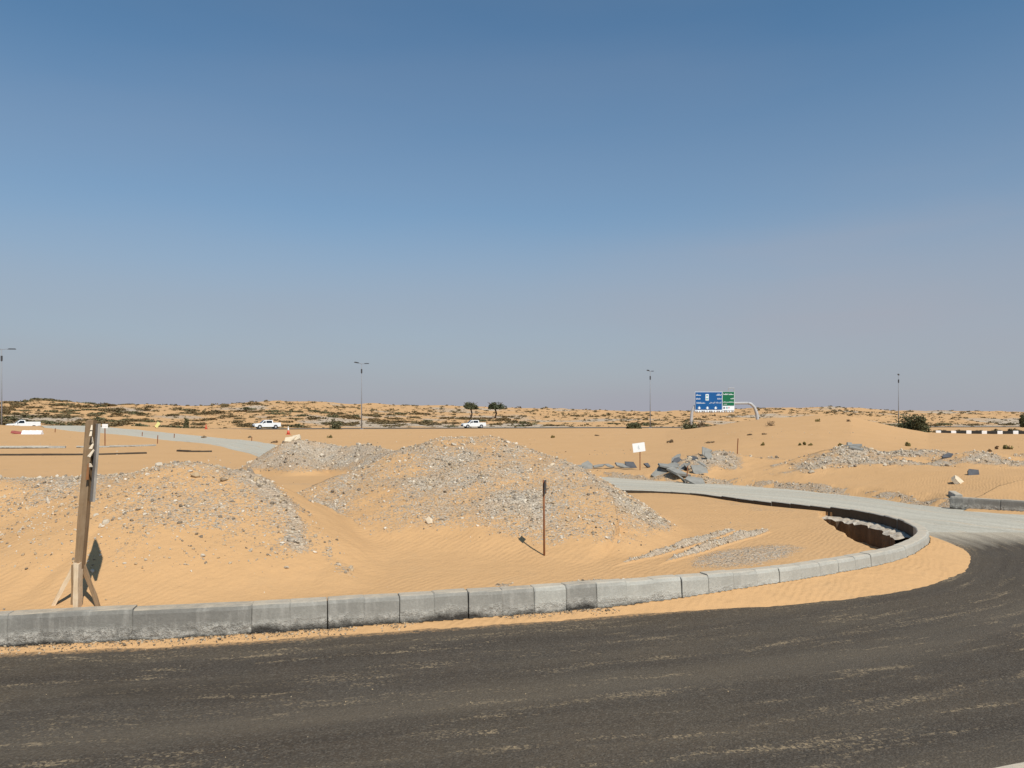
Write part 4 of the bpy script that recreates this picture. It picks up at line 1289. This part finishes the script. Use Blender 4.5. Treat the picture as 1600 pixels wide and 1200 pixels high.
def text_line(txt, x0, x1, y, h, parent, mat, align_right=False):
    cu = bpy.data.curves.new('lettering', 'FONT')
    cu.body = txt; cu.size = 1.0; cu.extrude = .0
    to = bpy.data.objects.new('lettering', cu)
    COL.objects.link(to)
    bpy.context.view_layer.update()
    me = bpy.data.meshes.new_from_object(to.evaluated_get(bpy.context.evaluated_depsgraph_get()))
    bpy.data.objects.remove(to)
    if len(me.vertices) < 8:
        bpy.data.meshes.remove(me)
        return script_line(x0, x1, y, h, parent, mat, 5)
    co = np.array([v.co for v in me.vertices])
    lo, hi_ = co.min(0), co.max(0)
    a, b = L(x0, y + h / 2, -.60), L(x1, y - h / 2, -.60)
    for v in me.vertices:
        fx = (v.co.x - lo[0]) / (hi_[0] - lo[0]); fy = (v.co.y - lo[1]) / (hi_[1] - lo[1])
        v.co = (a.x + (b.x - a.x) * fx, -.60, a.z + (b.z - a.z) * fy)
    me.materials.clear(); me.materials.append(mat)
    return link('lettering', me, parent)
script_line(1086.3, 1094.0, 617.0, 2.3, bp, M['glyph'], 11)
script_line(1086.3, 1093.3, 623.0, 2.2, bp, M['glyph'], 12)
script_line(1087.0, 1100.6, 629.3, 2.2, bp, M['glyph'], 13)
script_line(1118.2, 1125.6, 616.6, 2.8, bp, M['glyph'], 14)
script_line(1119.5, 1126.3, 622.8, 2.2, bp, M['glyph'], 15)
# "المنطقة الوسطى" in presentation forms, laid out right to left
shaped = '\ufe8d\ufedf\ufee4\ufee8\ufec4\ufed8\ufe94 \ufe8d\ufedf\ufeee\ufeb3\ufec4\ufef0'
text_line(shaped[::-1], 1107.0, 1125.6, 629.3, 3.3, bp, M['glyph'])
sh = MB(); bar(sh, 1101.2, 1106.2, 616.0, 625.8, -.595); sh.build('route_shield', M['glyph'], bp)
for q in ((1102.2, 1105.2, 617.2, 619.4), (1101.9, 1105.5, 621.8, 624.2)):
    sh = MB(); bar(sh, *q, -.62); sh.build('shield_print', M['ink_teal'], bp)
for cx in (1091.5, 1104.2, 1117.0):
    c0 = L(cx, 637.6, -.60)
    MB().add([c0 + Vector((-.33, 0, .05)), c0 + Vector((.33, 0, .05)), c0 + Vector((0, 0, -.26)), c0 + Vector((-.13, 0, .05)), c0 + Vector((.13, 0, .05)), c0 + Vector((.13, 0, .26)), c0 + Vector((-.13, 0, .26))], [(0, 2, 1), (3, 4, 5, 6)]).build('lane_arrow', M['glyph'], bp)
script_line(1128.9, 1135.6, 615.8, 2.4, gp, M['glyph'], 21)
script_line(1137.0, 1145.0, 616.0, 2.2, gp, M['glyph'], 22)
script_line(1140.0, 1145.0, 622.6, 2.1, gp, M['glyph'], 23)
script_line(1128.6, 1145.2, 628.0, 1.8, gp, M['glyph'], 24)
script_line(1129.2, 1134.8, 631.6, 1.5, gp, M['ink_grey'], 25)
c0 = L(1130.2, 637.4, -.60)
MB().tube([c0 + Vector((0, -.02, 0)), c0 + Vector((0, .02, 0))], .17, 12).build('emblem', M['ink'], wp)
mm = MB(); bar(mm, 1133.2, 1135.8, 635.9, 638.4, -.60); mm.build('print', M['ink_teal'], wp)
mm = MB(); bar(mm, 1136.8, 1138.6, 636.2, 637.9, -.60); mm.build('print', M['ink_red'], wp)
fr = MB()
fr.tube([L(1137.4, 612, -.45), L(1137.4, 606.5, -.45), L(1146.0, 606.5, -.45), L(1146.0, 612, -.45)], .07, 6)
fr.build('top_frame', M['steel'], gan)
for k in range(16):
    a = L(1086 + k * 3.85, 643.0, -.55)
    MB().box(a, (.26, .35, .26)).build('louvre_lamp', M['glyph'] if k % 3 else M['steel'], gan)
MB().box(L(1115, 644.3, -.5), (7.4, .5, .05)).build('walkway', M['darksteel'], gan)

# ------------------------------------------------------------------ pickups on the highway
def wheel_meshes():
    t = MB(); n = 18
    vs, fs = [], []
    prof = [(.36, -.10), (.38, -.06), (.38, .06), (.36, .10), (.22, .10), (.22, -.10)]
    for k in range(n):
        a = 2 * math.pi * k / n
        vs += [(r_ * math.cos(a), y, r_ * math.sin(a)) for r_, y in prof]
    m_ = len(prof)
    for k in range(n):
        for q in range(m_):
            fs.append((k * m_ + q, k * m_ + (q + 1) % m_, ((k + 1) % n) * m_ + (q + 1) % m_, ((k + 1) % n) * m_ + q))
    t.add(vs, fs)
    rim = MB().tube([(0, -.085, 0), (0, .085, 0)], .22, 14)
    return t.mesh('tyre', M['tyre']), rim.mesh('rim', M['steel'])
TY, RIM = wheel_meshes()
def arch(cx, r_, n=7):
    return [(cx + r_ * math.cos(a), .36 + r_ * math.sin(a)) for a in np.linspace(math.pi, 0, n)]
def pickup(label, px, D, crew, rz):
    X = (px - 800) / FPX * D
    r0 = empty('pickup_truck', (X, D, .225), rz=rz, label=label, cat='pickup truck', group='white pickups on the highway')
    # nose toward -X
    W = .88
    prof = [(-2.62, .42), (-2.66, .62), (-2.60, .88), (-2.35, 1.02), (-1.25, 1.10), (2.55, 1.08), (2.60, .95), (2.60, .45)]
    low = [(2.2, .40)] + arch(1.55, .44)[::-1] + [(-1.2, .36)] + arch(-1.62, .44)[::-1] + [(-2.3, .38)]
    body = [(x, z) for x, z in prof] + low
    MB().prism(body, -W, W).build('body', M['white'], r0)
    if crew: c = [(-1.32, 1.09), (-.62, 1.70), (-.35, 1.76), (.82, 1.75), (1.0, 1.66), (1.06, 1.085)]
    else: c = [(-1.32, 1.09), (-.62, 1.70), (-.35, 1.76), (.05, 1.75), (.22, 1.66), (.28, 1.085)]
    m = MB(); n = len(c)
    vs = []
    for y, sgn in ((-1, -1), (1, 1)):
        for x, z in c: vs.append((x, sgn * (W - .02 - (z - 1.08) * .22), z))
    m.add(vs, [tuple(range(n)), tuple(range(2 * n - 1, n - 1, -1))] + [((i + 1) % n, i, n + i, n + (i + 1) % n) for i in range(n)])
    m.build('cab', M['white'], r0)
    # glazing stands a little proud of the cab sides
    wins = [(-1.02, -.42), (-.30, .85)] if crew else [(-1.02, .10)]
    for y in (-1, 1):
        for x0, x1 in wins:
            z0, z1 = 1.14, 1.62
            xs0 = x0 if x0 > -.9 else x0 + .02; xt0 = x0 if x0 > -.9 else -.60
            q = [(xs0, z0), (x1, z0), (x1 - .03, z1), (xt0, z1)]
            vs = [(x, y * (W - .012 - (z - 1.08) * .22), z) for x, z in q]
            MB().add(vs, [(0, 1, 2, 3)] if y < 0 else [(3, 2, 1, 0)]).build('side_window', M['glass'], r0)
    ws = [(-1.28, 1.14), (-.66, 1.665)]
    MB().add([(ws[0][0] - .02, -.74, ws[0][1]), (ws[0][0] - .02, .74, ws[0][1]), (ws[1][0] - .02, .64, ws[1][1]), (ws[1][0] - .02, -.64, ws[1][1])], [(0, 1, 2, 3)]).build('windscreen', M['glass'], r0)
    bx0 = 1.12 if crew else .34
    b = MB(); zz = 1.22 if crew else 1.42
    for y in (-1, 1): b.box(((bx0 + 2.58) / 2, y * .85, (1.08 + zz) / 2), (2.58 - bx0, .07, zz - 1.08))
    b.box((2.56, 0, (1.08 + zz) / 2), (.07, 1.7, zz - 1.08)); b.box((bx0, 0, (1.08 + zz) / 2), (.07, 1.7, zz - 1.08))
    b.build('cargo_bed', M['white'], r0)
    for y in (-.62, .62):
        MB().box((-2.62, y, .83), (.10, .38, .16), (0, .2, 0)).build('headlight', M['lampglass'], r0)
        MB().box((2.605, y * 1.2, .86), (.05, .16, .28)).build('tail_light', M['taillamp'], r0)
        MB().box((-1.0, y * 1.55, 1.22), (.10, .16, .18)).build('mirror', M['darksteel'], r0)
    MB().box((-2.68, 0, .52), (.14, 1.7, .22), (0, 0, 0), .9).build('bumper', M['darksteel'], r0)
    MB().box((2.66, 0, .50), (.12, 1.6, .18)).build('bumper', M['steel'], r0)
    for x in (-1.62, 1.55):
        for y in (-.80, .80):
            w = empty('wheel', (x, y, .37)); w.parent = r0
            link('tyre', TY, w); link('rim', RIM, w)
def hdir(px, D):
    X = (px - 800) / FPX * D
    return math.atan2(float(hw_y(X + 5) - hw_y(X - 5)), 10.0)
pickup('white single-cab pickup with high white bed sides, at far left', 36.5, 141, False, hdir(36, 141))
pickup('white crew-cab pickup driving on the highway above the traffic cone', 417, 158, True, hdir(417, 158))
pickup('white crew-cab pickup partly hidden behind the large gravel mound', 740, 172, True, hdir(740, 172))

# ------------------------------------------------------------------ barriers, cone, drum
def solid_barrier(nm, lab, px, py, D, rz, mat, length, cat, tilt=0, hs=.56):
    b = P(px, py, D=D); gz = ground_z(b.x, b.y)
    r0 = empty(nm, (b.x, b.y, gz), rz=rz, label=lab, cat=cat)
    r0.rotation_euler = (0, tilt, rz); r0.scale = (1, 1, hs)
    pr = [(-.30, 0), (-.30, .12), (-.20, .35), (-.13, .75), (-.10, .80), (.10, .80), (.13, .75), (.20, .35), (.30, .12), (.30, 0)]
    m = MB(); n = len(pr)
    xs = [-length / 2, -length / 2 + .04, length / 2 - .04, length / 2]
    vs, fs = [], []
    for k, x in enumerate(xs):
        s_ = .9 if k in (0, 3) else 1
        vs += [(x, y * s_, z * (s_ if z > .2 else 1)) for y, z in pr]
    for k in range(3):
        for q in range(n):
            fs.append((k * n + q, k * n + (q + 1) % n, (k + 1) * n + (q + 1) % n, (k + 1) * n + q))
    fs += [tuple(range(n))[::-1], tuple(3 * n + q for q in range(n))]
    m.add(vs, fs).build('body', mat, r0)
    MB().tube([(-length * .25, 0, .80), (-length * .25, 0, .84)], .07, 8).build('filler_cap', mat, r0)
    for x in (-.2, .2):
        MB().box((x * length, -.165, .45), (length * .16, .02, .34), (-.12, 0, 0)).build('recess_panel', mat, r0)
    return r0
for k in range(3):
    solid_barrier('plastic_barrier', ('left end of three white plastic barriers in a row at far left', 'middle one of three white plastic barriers in a row at far left', 'right end of three white plastic barriers in a row at far left')[k], 40.5 + k * 10.2, 677, 70, .05, M['whiteplastic'], .58, 'barrier', 0, .45)
r_ = solid_barrier('plastic_barrier', 'faded red plastic barrier toppled beside the white barriers', 27, 675, 71, .3, M['redplastic'], .95, 'barrier', .16, .30)
def cone(lab, px, py, D, h, mats, tilt=0):
    b = P(px, py, D=D); gz = ground_z(b.x, b.y)
    z = max(gz, b.z)
    r0 = empty('traffic_cone', (b.x, b.y, gz), label=lab, cat='traffic cone'); r0.rotation_euler = (0, tilt, .3)
    MB().box((0, 0, .03), (.55 * h, .55 * h, .06)).build('base', mats[0], r0)
    MB().tube([(0, 0, .06), (0, 0, .50 * h)], [.20 * h, .12 * h], 12).build('cone_body', mats[0], r0, True)
    MB().tube([(0, 0, .502 * h), (0, 0, .78 * h)], [.119 * h, .07 * h], 12).build('reflective_band', mats[1], r0, True)
    MB().tube([(0, 0, .782 * h), (0, 0, h)], [.069 * h, .03 * h], 12).build('tip', mats[2], r0, True)
cone('red traffic cone standing at the crest of the sand bank', 322, 670.5, 89, .62, (M['coneplastic'],) * 3)
cone('red and white traffic cone in front of the highway above the gravel heap', 450.5, 682.5, 76, .80, (M['coneplastic'], M['white'], M['white']))
b = P(243.5, 668.5, D=88); gz = ground_z(b.x, b.y)
r0 = empty('marker_board', (b.x, b.y, gz + .1), label='pale yellow marker board tilted over at the sand crest', cat='marker board'); r0.rotation_euler = (.2, .62, .2)
MB().box((0, 0, .34), (.34, .05, .66)).build('board', M['yellow'], r0)
MB().box((0, .05, .1), (.05, .05, .5)).build('leg', M['coneplastic'], r0)

# ------------------------------------------------------------------ plants
def leaf_cloud(n, ell, clumps, lsize, seed, flat=0., base=0.):
    """n small leaf-clump faces spread through a lumpy dome"""
    r = np.random.default_rng(seed)
    cc = r.normal(size=(clumps, 3)); cc /= np.linalg.norm(cc, axis=1, keepdims=True)
    cc *= r.uniform(.25, .85, (clumps, 1)); cc[:, 2] = np.abs(cc[:, 2]) * (1 - flat) + flat * .15
    cr = r.uniform(.22, .5, clumps)
    i = r.integers(0, clumps, n)
    d = r.normal(size=(n, 3)); d /= np.linalg.norm(d, axis=1, keepdims=True)
    pos = cc[i] + d * (cr[i] * r.uniform(.35, 1, n) ** .6)[:, None]
    pos[:, 2] = np.where(pos[:, 2] < 0, -pos[:, 2] * .3, pos[:, 2])
    pos = pos * np.array(ell) + np.array([0, 0, base])
    a = r.normal(size=(n, 3)); a /= np.linalg.norm(a, axis=1, keepdims=True)
    b = np.cross(a, r.normal(size=(n, 3))); b /= np.linalg.norm(b, axis=1, keepdims=True)
    s_ = lsize * r.uniform(.5, 1.4, n)[:, None]
    V = np.stack([pos - a * s_, pos + b * s_ * .55, pos + a * s_, pos - b * s_ * .55], 1).reshape(-1, 3)
    return V, np.arange(4 * n).reshape(n, 4)
def stems(mb, n, h, spread, r0, seed):
    r = random.Random(seed)
    for _ in range(n):
        a = r.uniform(0, 6.28); s_ = r.uniform(.2, 1) * spread
        mb.tube([(0, 0, -.1), (math.cos(a) * s_ * .5, math.sin(a) * s_ * .5, h * .5), (math.cos(a) * s_, math.sin(a) * s_, h * r.uniform(.7, 1))], [r0, r0 * .7, r0 * .3], 5)
    return mb

SH_VAR, SM = [], []
for k in range(6):
    V, F = leaf_cloud(330, (1.5, 1.15, .62 + .1 * (k % 3)), 9 + k, .16, 500 + k, .4)
    SH_VAR.append(mesh_np('shrub_leaves', V, F, M['shrub'] if k % 3 else M['bush']))
    SM.append(stems(MB(), 5, .5, .9, .035, k).mesh('shrub_stems', M['bark']))
# where shrubs grow on the dunes: many along the ridge and in loose bands
r = np.random.default_rng(42)
cand = []
N = 14000
pxs = r.uniform(-90, 1690, N)
tt = r.uniform(0, 1, N) ** .85
hyv = None
def dune_xy(px, t):
    k = (px - 800) / FPX
    Y = np.full(px.shape, 180.0)
    for _ in range(12): Y = hw_y(k * Y) + 27 + t * 142
    return k * Y, Y
DX, DY = dune_xy(pxs, tt)
DZ, _, _ = terrain(DX, DY)
py = HOR - (DZ - CAM_Z) * FPX / DY
dens = smooth(-.3, .5, fbm(DX, DY, 26, 3, 55)) * .55 + .4
ok = r.uniform(0, 1, N) < dens * .75
DX, DY, DZ, tt = DX[ok], DY[ok], DZ[ok], tt[ok]
SZ = .40 + 1.2 * r.uniform(0, 1, len(DX)) ** 3.6
order = np.argsort(-SZ * 1000 / DY)
big, small = order[:285], order[285:5600]
SPOTS = [(-200, 30, 'above the far left lamp post'), (30, 90, 'above the pickup with bed sides'), (90, 135, 'above the olive roadside bushes'), (135, 210, 'above the small white stake sign'),
         (210, 270, 'above the tilted yellow board'), (270, 340, 'above the red cone'), (340, 400, 'left of the crew-cab pickup'), (400, 450, 'above the crew-cab pickup'), (450, 540, 'above the upright olive bush'),
         (540, 620, 'around the second lamp post'), (620, 710, 'left of the twin acacias'), (710, 800, 'by the twin acacias'), (800, 890, 'right of the twin acacias'), (890, 970, 'above the olive sand tuft'),
         (970, 1070, 'around the third lamp post'), (1070, 1190, 'behind the gantry sign'), (1190, 1290, 'above the sand hump'), (1290, 1390, 'on the right of the sand hump'), (1390, 1470, 'above the large round bushes'),
         (1470, 1540, 'above the left end of the painted kerb'), (1540, 1900, 'above the right end of the painted kerb')]
def shrub_label(x, y, t, size, k):
    px = 800 + FPX * x / y
    where = next(w for a, b, w in SPOTS if a <= px < b)
    band = ('at the dune foot', 'on the lower slope', 'on the upper slope', 'on the dune skyline')[int(np.digitize(t, [.2, .55, .85]))]
    return f"{'large' if size > 1.2 else ('small' if size < .85 else 'mid-sized')} {'olive-brown' if k % 3 else 'green'} shrub {band} {where}"
for q, i in enumerate(big):
    k = q % 6
    o = empty('desert_shrub', (DX[i], DY[i], DZ[i] - .05), rz=r.uniform(0, 6.28), label=shrub_label(DX[i], DY[i], tt[i], SZ[i], k), cat='shrub', group='low shrubs dotted over the far dunes')
    s_ = SZ[i] * r.uniform(.9, 1.3)
    o.scale = (s_ * r.uniform(.9, 1.5), s_ * r.uniform(.9, 1.3), s_ * r.uniform(.5, .85))
    link('leaves', SH_VAR[k], o)
    if q < 60: link('stems', SM[k], o)
# where several still read alike, say which by counting from the left
ORD = 'leftmost,second from left,third from left,fourth from left,fifth from left,sixth from left,seventh from left,eighth from left,ninth from left,tenth from left,eleventh from left,twelfth from left'.split(',')
alike = {}
for o in COL.objects:
    if o.get('category') == 'shrub': alike.setdefault(o['label'], []).append(o)
for lab, os_ in alike.items():
    if 1 < len(os_) <= 12:
        os_.sort(key=lambda o: o.location.x / o.location.y)
        for k, o in enumerate(os_): o['label'] = lab + ', ' + ORD[k]
    elif len(os_) > 12:
        os_.sort(key=lambda o: o.location.x / o.location.y)
        h = len(os_) // 2
        for k, o in enumerate(os_): o['label'] = lab.replace('large ', '').replace(' shrub on', ' shrub,') + (', left half, ' if k < h else ', right half, ') + ORD[k if k < h else k - h].replace(' from left', '')
for o in COL.objects:
    if o.get('category') == 'shrub' and len(o['label'].split()) > 16: o['label'] = o['label'].replace('olive-brown ', '').replace('mid-sized ', '').replace('second from left', 'second').replace('third from left', 'third')
# the smaller ones, and dry grey twigs between them, as ground cover
def cover(name, idx, mat, sc, seed, lab):
    r = np.random.default_rng(seed)
    Vs, Fs, b = [], [], 0
    base = [leaf_cloud(34, (1.4, 1.1, .55), 5, .26, 600 + k, .4) for k in range(5)]
    for i in idx:
        V, F = base[r.integers(0, 5)]
        a = r.uniform(0, 6.28); c_, s_ = math.cos(a), math.sin(a)
        z = sc * SZ[i] * r.uniform(.6, 1.2)
        W = np.stack([V[:, 0] * c_ - V[:, 1] * s_, V[:, 0] * s_ + V[:, 1] * c_, V[:, 2]], 1) * z + np.array([DX[i], DY[i], DZ[i] - .05])
        Vs.append(W); Fs.append(F + b); b += len(V)
    tag(link(name, mesh_np(name, np.vstack(Vs), np.vstack(Fs), mat)), lab, 'undergrowth', kind='stuff')
cover('dune_undergrowth', small[:2700], M['shrub'], .85, 1, 'small dark scrub dotted between the larger dune shrubs')
cover('dry_twigs', small[2700:], M['shrub_grey'], .9, 2, 'dry grey-brown twigs covering the foot of the dunes')

def plant(name, label, cat, px, py, D, w_px, h_px, mat, seed, n=900, trunk=0, group=None, leaf=.12, clumps=14, stem=True, z=None):
    b = P(px, py, D=D); gz = ground_z(b.x, b.y)
    s_ = D / FPX
    W, Hh = w_px * s_, h_px * s_ + max(0, b.z - gz)
    o = empty(name, (b.x, b.y, gz), label=label, cat=cat, group=group)
    if trunk:
        th = Hh * trunk
        mb = MB().tube([(0, 0, -.2), (.08 * W, 0, th * .5), (.02 * W, 0, th), (0, 0, Hh * .8)], [.05 * W, .04 * W, .035 * W, .012 * W], 7)
        mb.build('trunk', M['bark'], o, True)
        rr = random.Random(seed)
        for k in range(5):
            a = k * 1.256 + rr.uniform(-.3, .3)
            MB().tube([(.02 * W, 0, th * .9), (math.cos(a) * W * .2, math.sin(a) * W * .2, th + (Hh - th) * .35), (math.cos(a) * W * .38, math.sin(a) * W * .38, th + (Hh - th) * .6)], [.028 * W, .018 * W, .007 * W], 5).build('limb', M['bark'], o, True)
        V, F = leaf_cloud(n, (W / 2, W / 2 * .8, (Hh - th) * .78), clumps, leaf, seed, .2, th * .98)
        link('crown', mesh_np('crown', V, F, mat), o)
    else:
        if stem: stems(MB(), 7, Hh * .7, W * .35, max(.012, .008 * W), seed).build('stems', M['bark'], o)
        V, F = leaf_cloud(n, (W / 2, W / 2 * .8, Hh * .92), clumps, leaf, seed, .1)
        link('leaves', mesh_np('leaves', V, F, mat), o)
    return o
plant('acacia_tree', 'dark spreading tree on the dune skyline, left of its twin', 'tree', 735, 647, 240, 31, 25, M['tree'], 801, 1700, .48, 'trees on the dune skyline', .28, 18)
plant('acacia_tree', 'dark spreading tree on the dune skyline, right of its twin', 'tree', 773, 647, 242, 33, 25, M['tree'], 802, 1700, .48, 'trees on the dune skyline', .28, 18)
plant('evergreen_tree', 'dark tree cut by the right edge of the view', 'tree', 1603, 668, 135, 20, 37, M['tree'], 803, 2200, .15, None, .2, 22)
plant('round_bush', 'left one of two large dark green bushes beyond the sand hump', 'bush', 1416, 677, 112, 42, 31, M['tree'], 804, 2600, 0, 'pair of round bushes', .14, 30)
plant('round_bush', 'right one of two large dark green bushes beyond the sand hump', 'bush', 1439, 679, 110, 36, 30, M['tree'], 805, 2400, 0, 'pair of round bushes', .14, 28)
plant('roadside_bush', 'left one of two olive bushes at the highway, right of the pickup with bed sides', 'bush', 98, 668, 118, 14, 13, M['bush'], 806, 900, leaf=.13)
plant('roadside_bush', 'right one of two olive bushes at the highway, right of the pickup with bed sides', 'bush', 108, 668, 118, 12, 13, M['bush'], 807, 900, leaf=.13)
plant('roadside_bush', 'olive bush just left of the timber signpost top', 'bush', 130, 668, 118, 13, 9, M['bush'], 808, 800, leaf=.13)
plant('roadside_bush', 'pale green bush on the dune foot between sign and cone', 'bush', 291, 664, 160, 12, 13, M['bush'], 809, 800, leaf=.18)
plant('roadside_bush', 'olive upright bush at the highway right of the crew-cab pickup', 'bush', 524, 675, 150, 20, 18, M['bush'], 810, 1300, leaf=.16, clumps=20)
plant('roadside_bush', 'dark low bush left of the lamp post near the big sign', 'bush', 990, 675, 165, 28, 13, M['tree'], 811, 1200, leaf=.2, clumps=20)
plant('roadside_bush', 'green bush at the left foot of the gantry', 'bush', 1077, 672, 135, 24, 16, M['bush'], 812, 1200, leaf=.16, clumps=18)
plant('roadside_bush', 'grey-green bush under the blue road sign', 'bush', 1096, 668, 140, 14, 13, M['shrub_grey'], 813, 700, leaf=.16)
plant('roadside_bush', 'low grey-green bush right of the one under the blue sign', 'bush', 1112, 666, 140, 26, 9, M['shrub_grey'], 814, 800, leaf=.16)
for i, (px, w, h, wh) in enumerate(((1470, 26, 6, 'left end of the black and white kerb'), (1500, 24, 6, 'leftmost clear white kerb block'), (1528, 22, 5, 'black block between two white ones'), (1556, 24, 7, 'white kerb block by the right edge'), (1584, 26, 8, 'kerb end at the right edge'))):
    plant('roadside_bush', 'low dark bush behind the ' + wh, 'bush', px, 677, 104, w, h, M['shrub'], 820 + i, 500, leaf=.13, group='low bushes behind the painted kerb')
TU = [(863, 684, 9, 8, 55, 'olive tuft on the open sand right of the large mound'), (1192, 696, 7, 5, 40, 'green tuft on open sand below the right gantry column'), (1250, 696, 5, 4, 40, 'smallest of three tufts in a row, left end'),
      (1257, 695.5, 6, 5, 40, 'middle of three small tufts in a row'), (1267, 696, 7, 4.5, 40, 'right end of three small tufts in a row'), (1313, 697, 8, 5, 39, 'green tuft above the heap with thin slabs'),
      (1418, 697, 12, 8, 39, 'brightest green tuft above the rounded stone heap'), (1574, 702, 14, 10, 36, 'wispy grey-green tuft near the right edge'), (1557, 702, 8, 6, 36, 'smaller dry tuft left of the wispy one near the right edge'),
      (1047, 692, 12, 6, 44, 'dry tuft right of the tilted white sign'), (1110, 692, 17, 4, 44, 'flat dry tuft on the sand under the blue sign'), (932, 681, 9, 3, 58, 'small dry tuft on open sand left of the white sign'),
      (515, 684, 9, 6, 62, 'green tuft on the sand above the gravel heap'), (390, 684, 6, 4, 64, 'small dry tuft left of the crew-cab pickup'), (428, 692, 16, 5, 48, 'brown dry brush just left of the gravel heap crest'),
      (1278, 662, 10, 7, 78, 'green shrub on the sand hump right of the gantry'), (1325, 662, 8, 6, 78, 'brown shrub on the right shoulder of the sand hump'), (1205, 664, 20, 8, 82, 'dry twiggy shrub on the sand hump by the right column'),
      (1172, 680, 10, 3, 60, 'dry brown brush low on the sand hump'), (1195, 679, 12, 3, 60, 'dry brown brush lying right of its neighbour on the hump'), (317, 685, 10, 7, 66, 'bare dark twigs above the gravel track'), (1546, 706, 5, 4, 34, 'tiny brown tuft above the long stone bank')]
for i, (px, py_, w, h, D, lab) in enumerate(TU):
    # stand it where the sight line meets the sand
    for _ in range(9):
        gz = ground_z((px - 800) / FPX * D, D)
        Dn = (CAM_Z - gz) * FPX / (py_ - HOR)
        D += .4 * (min(max(Dn, D * .8), D * 1.25, ) - D)
        D = min(D, 88)
    brown = 'brown' in lab or 'dry' in lab or 'bare' in lab
    plant('desert_tuft', lab, 'tuft', px, py_, D, w, h, M['shrub_grey'] if brown else M['tuft'], 860 + i, 260, 0, 'sparse tufts on the open sand', .045, 7)
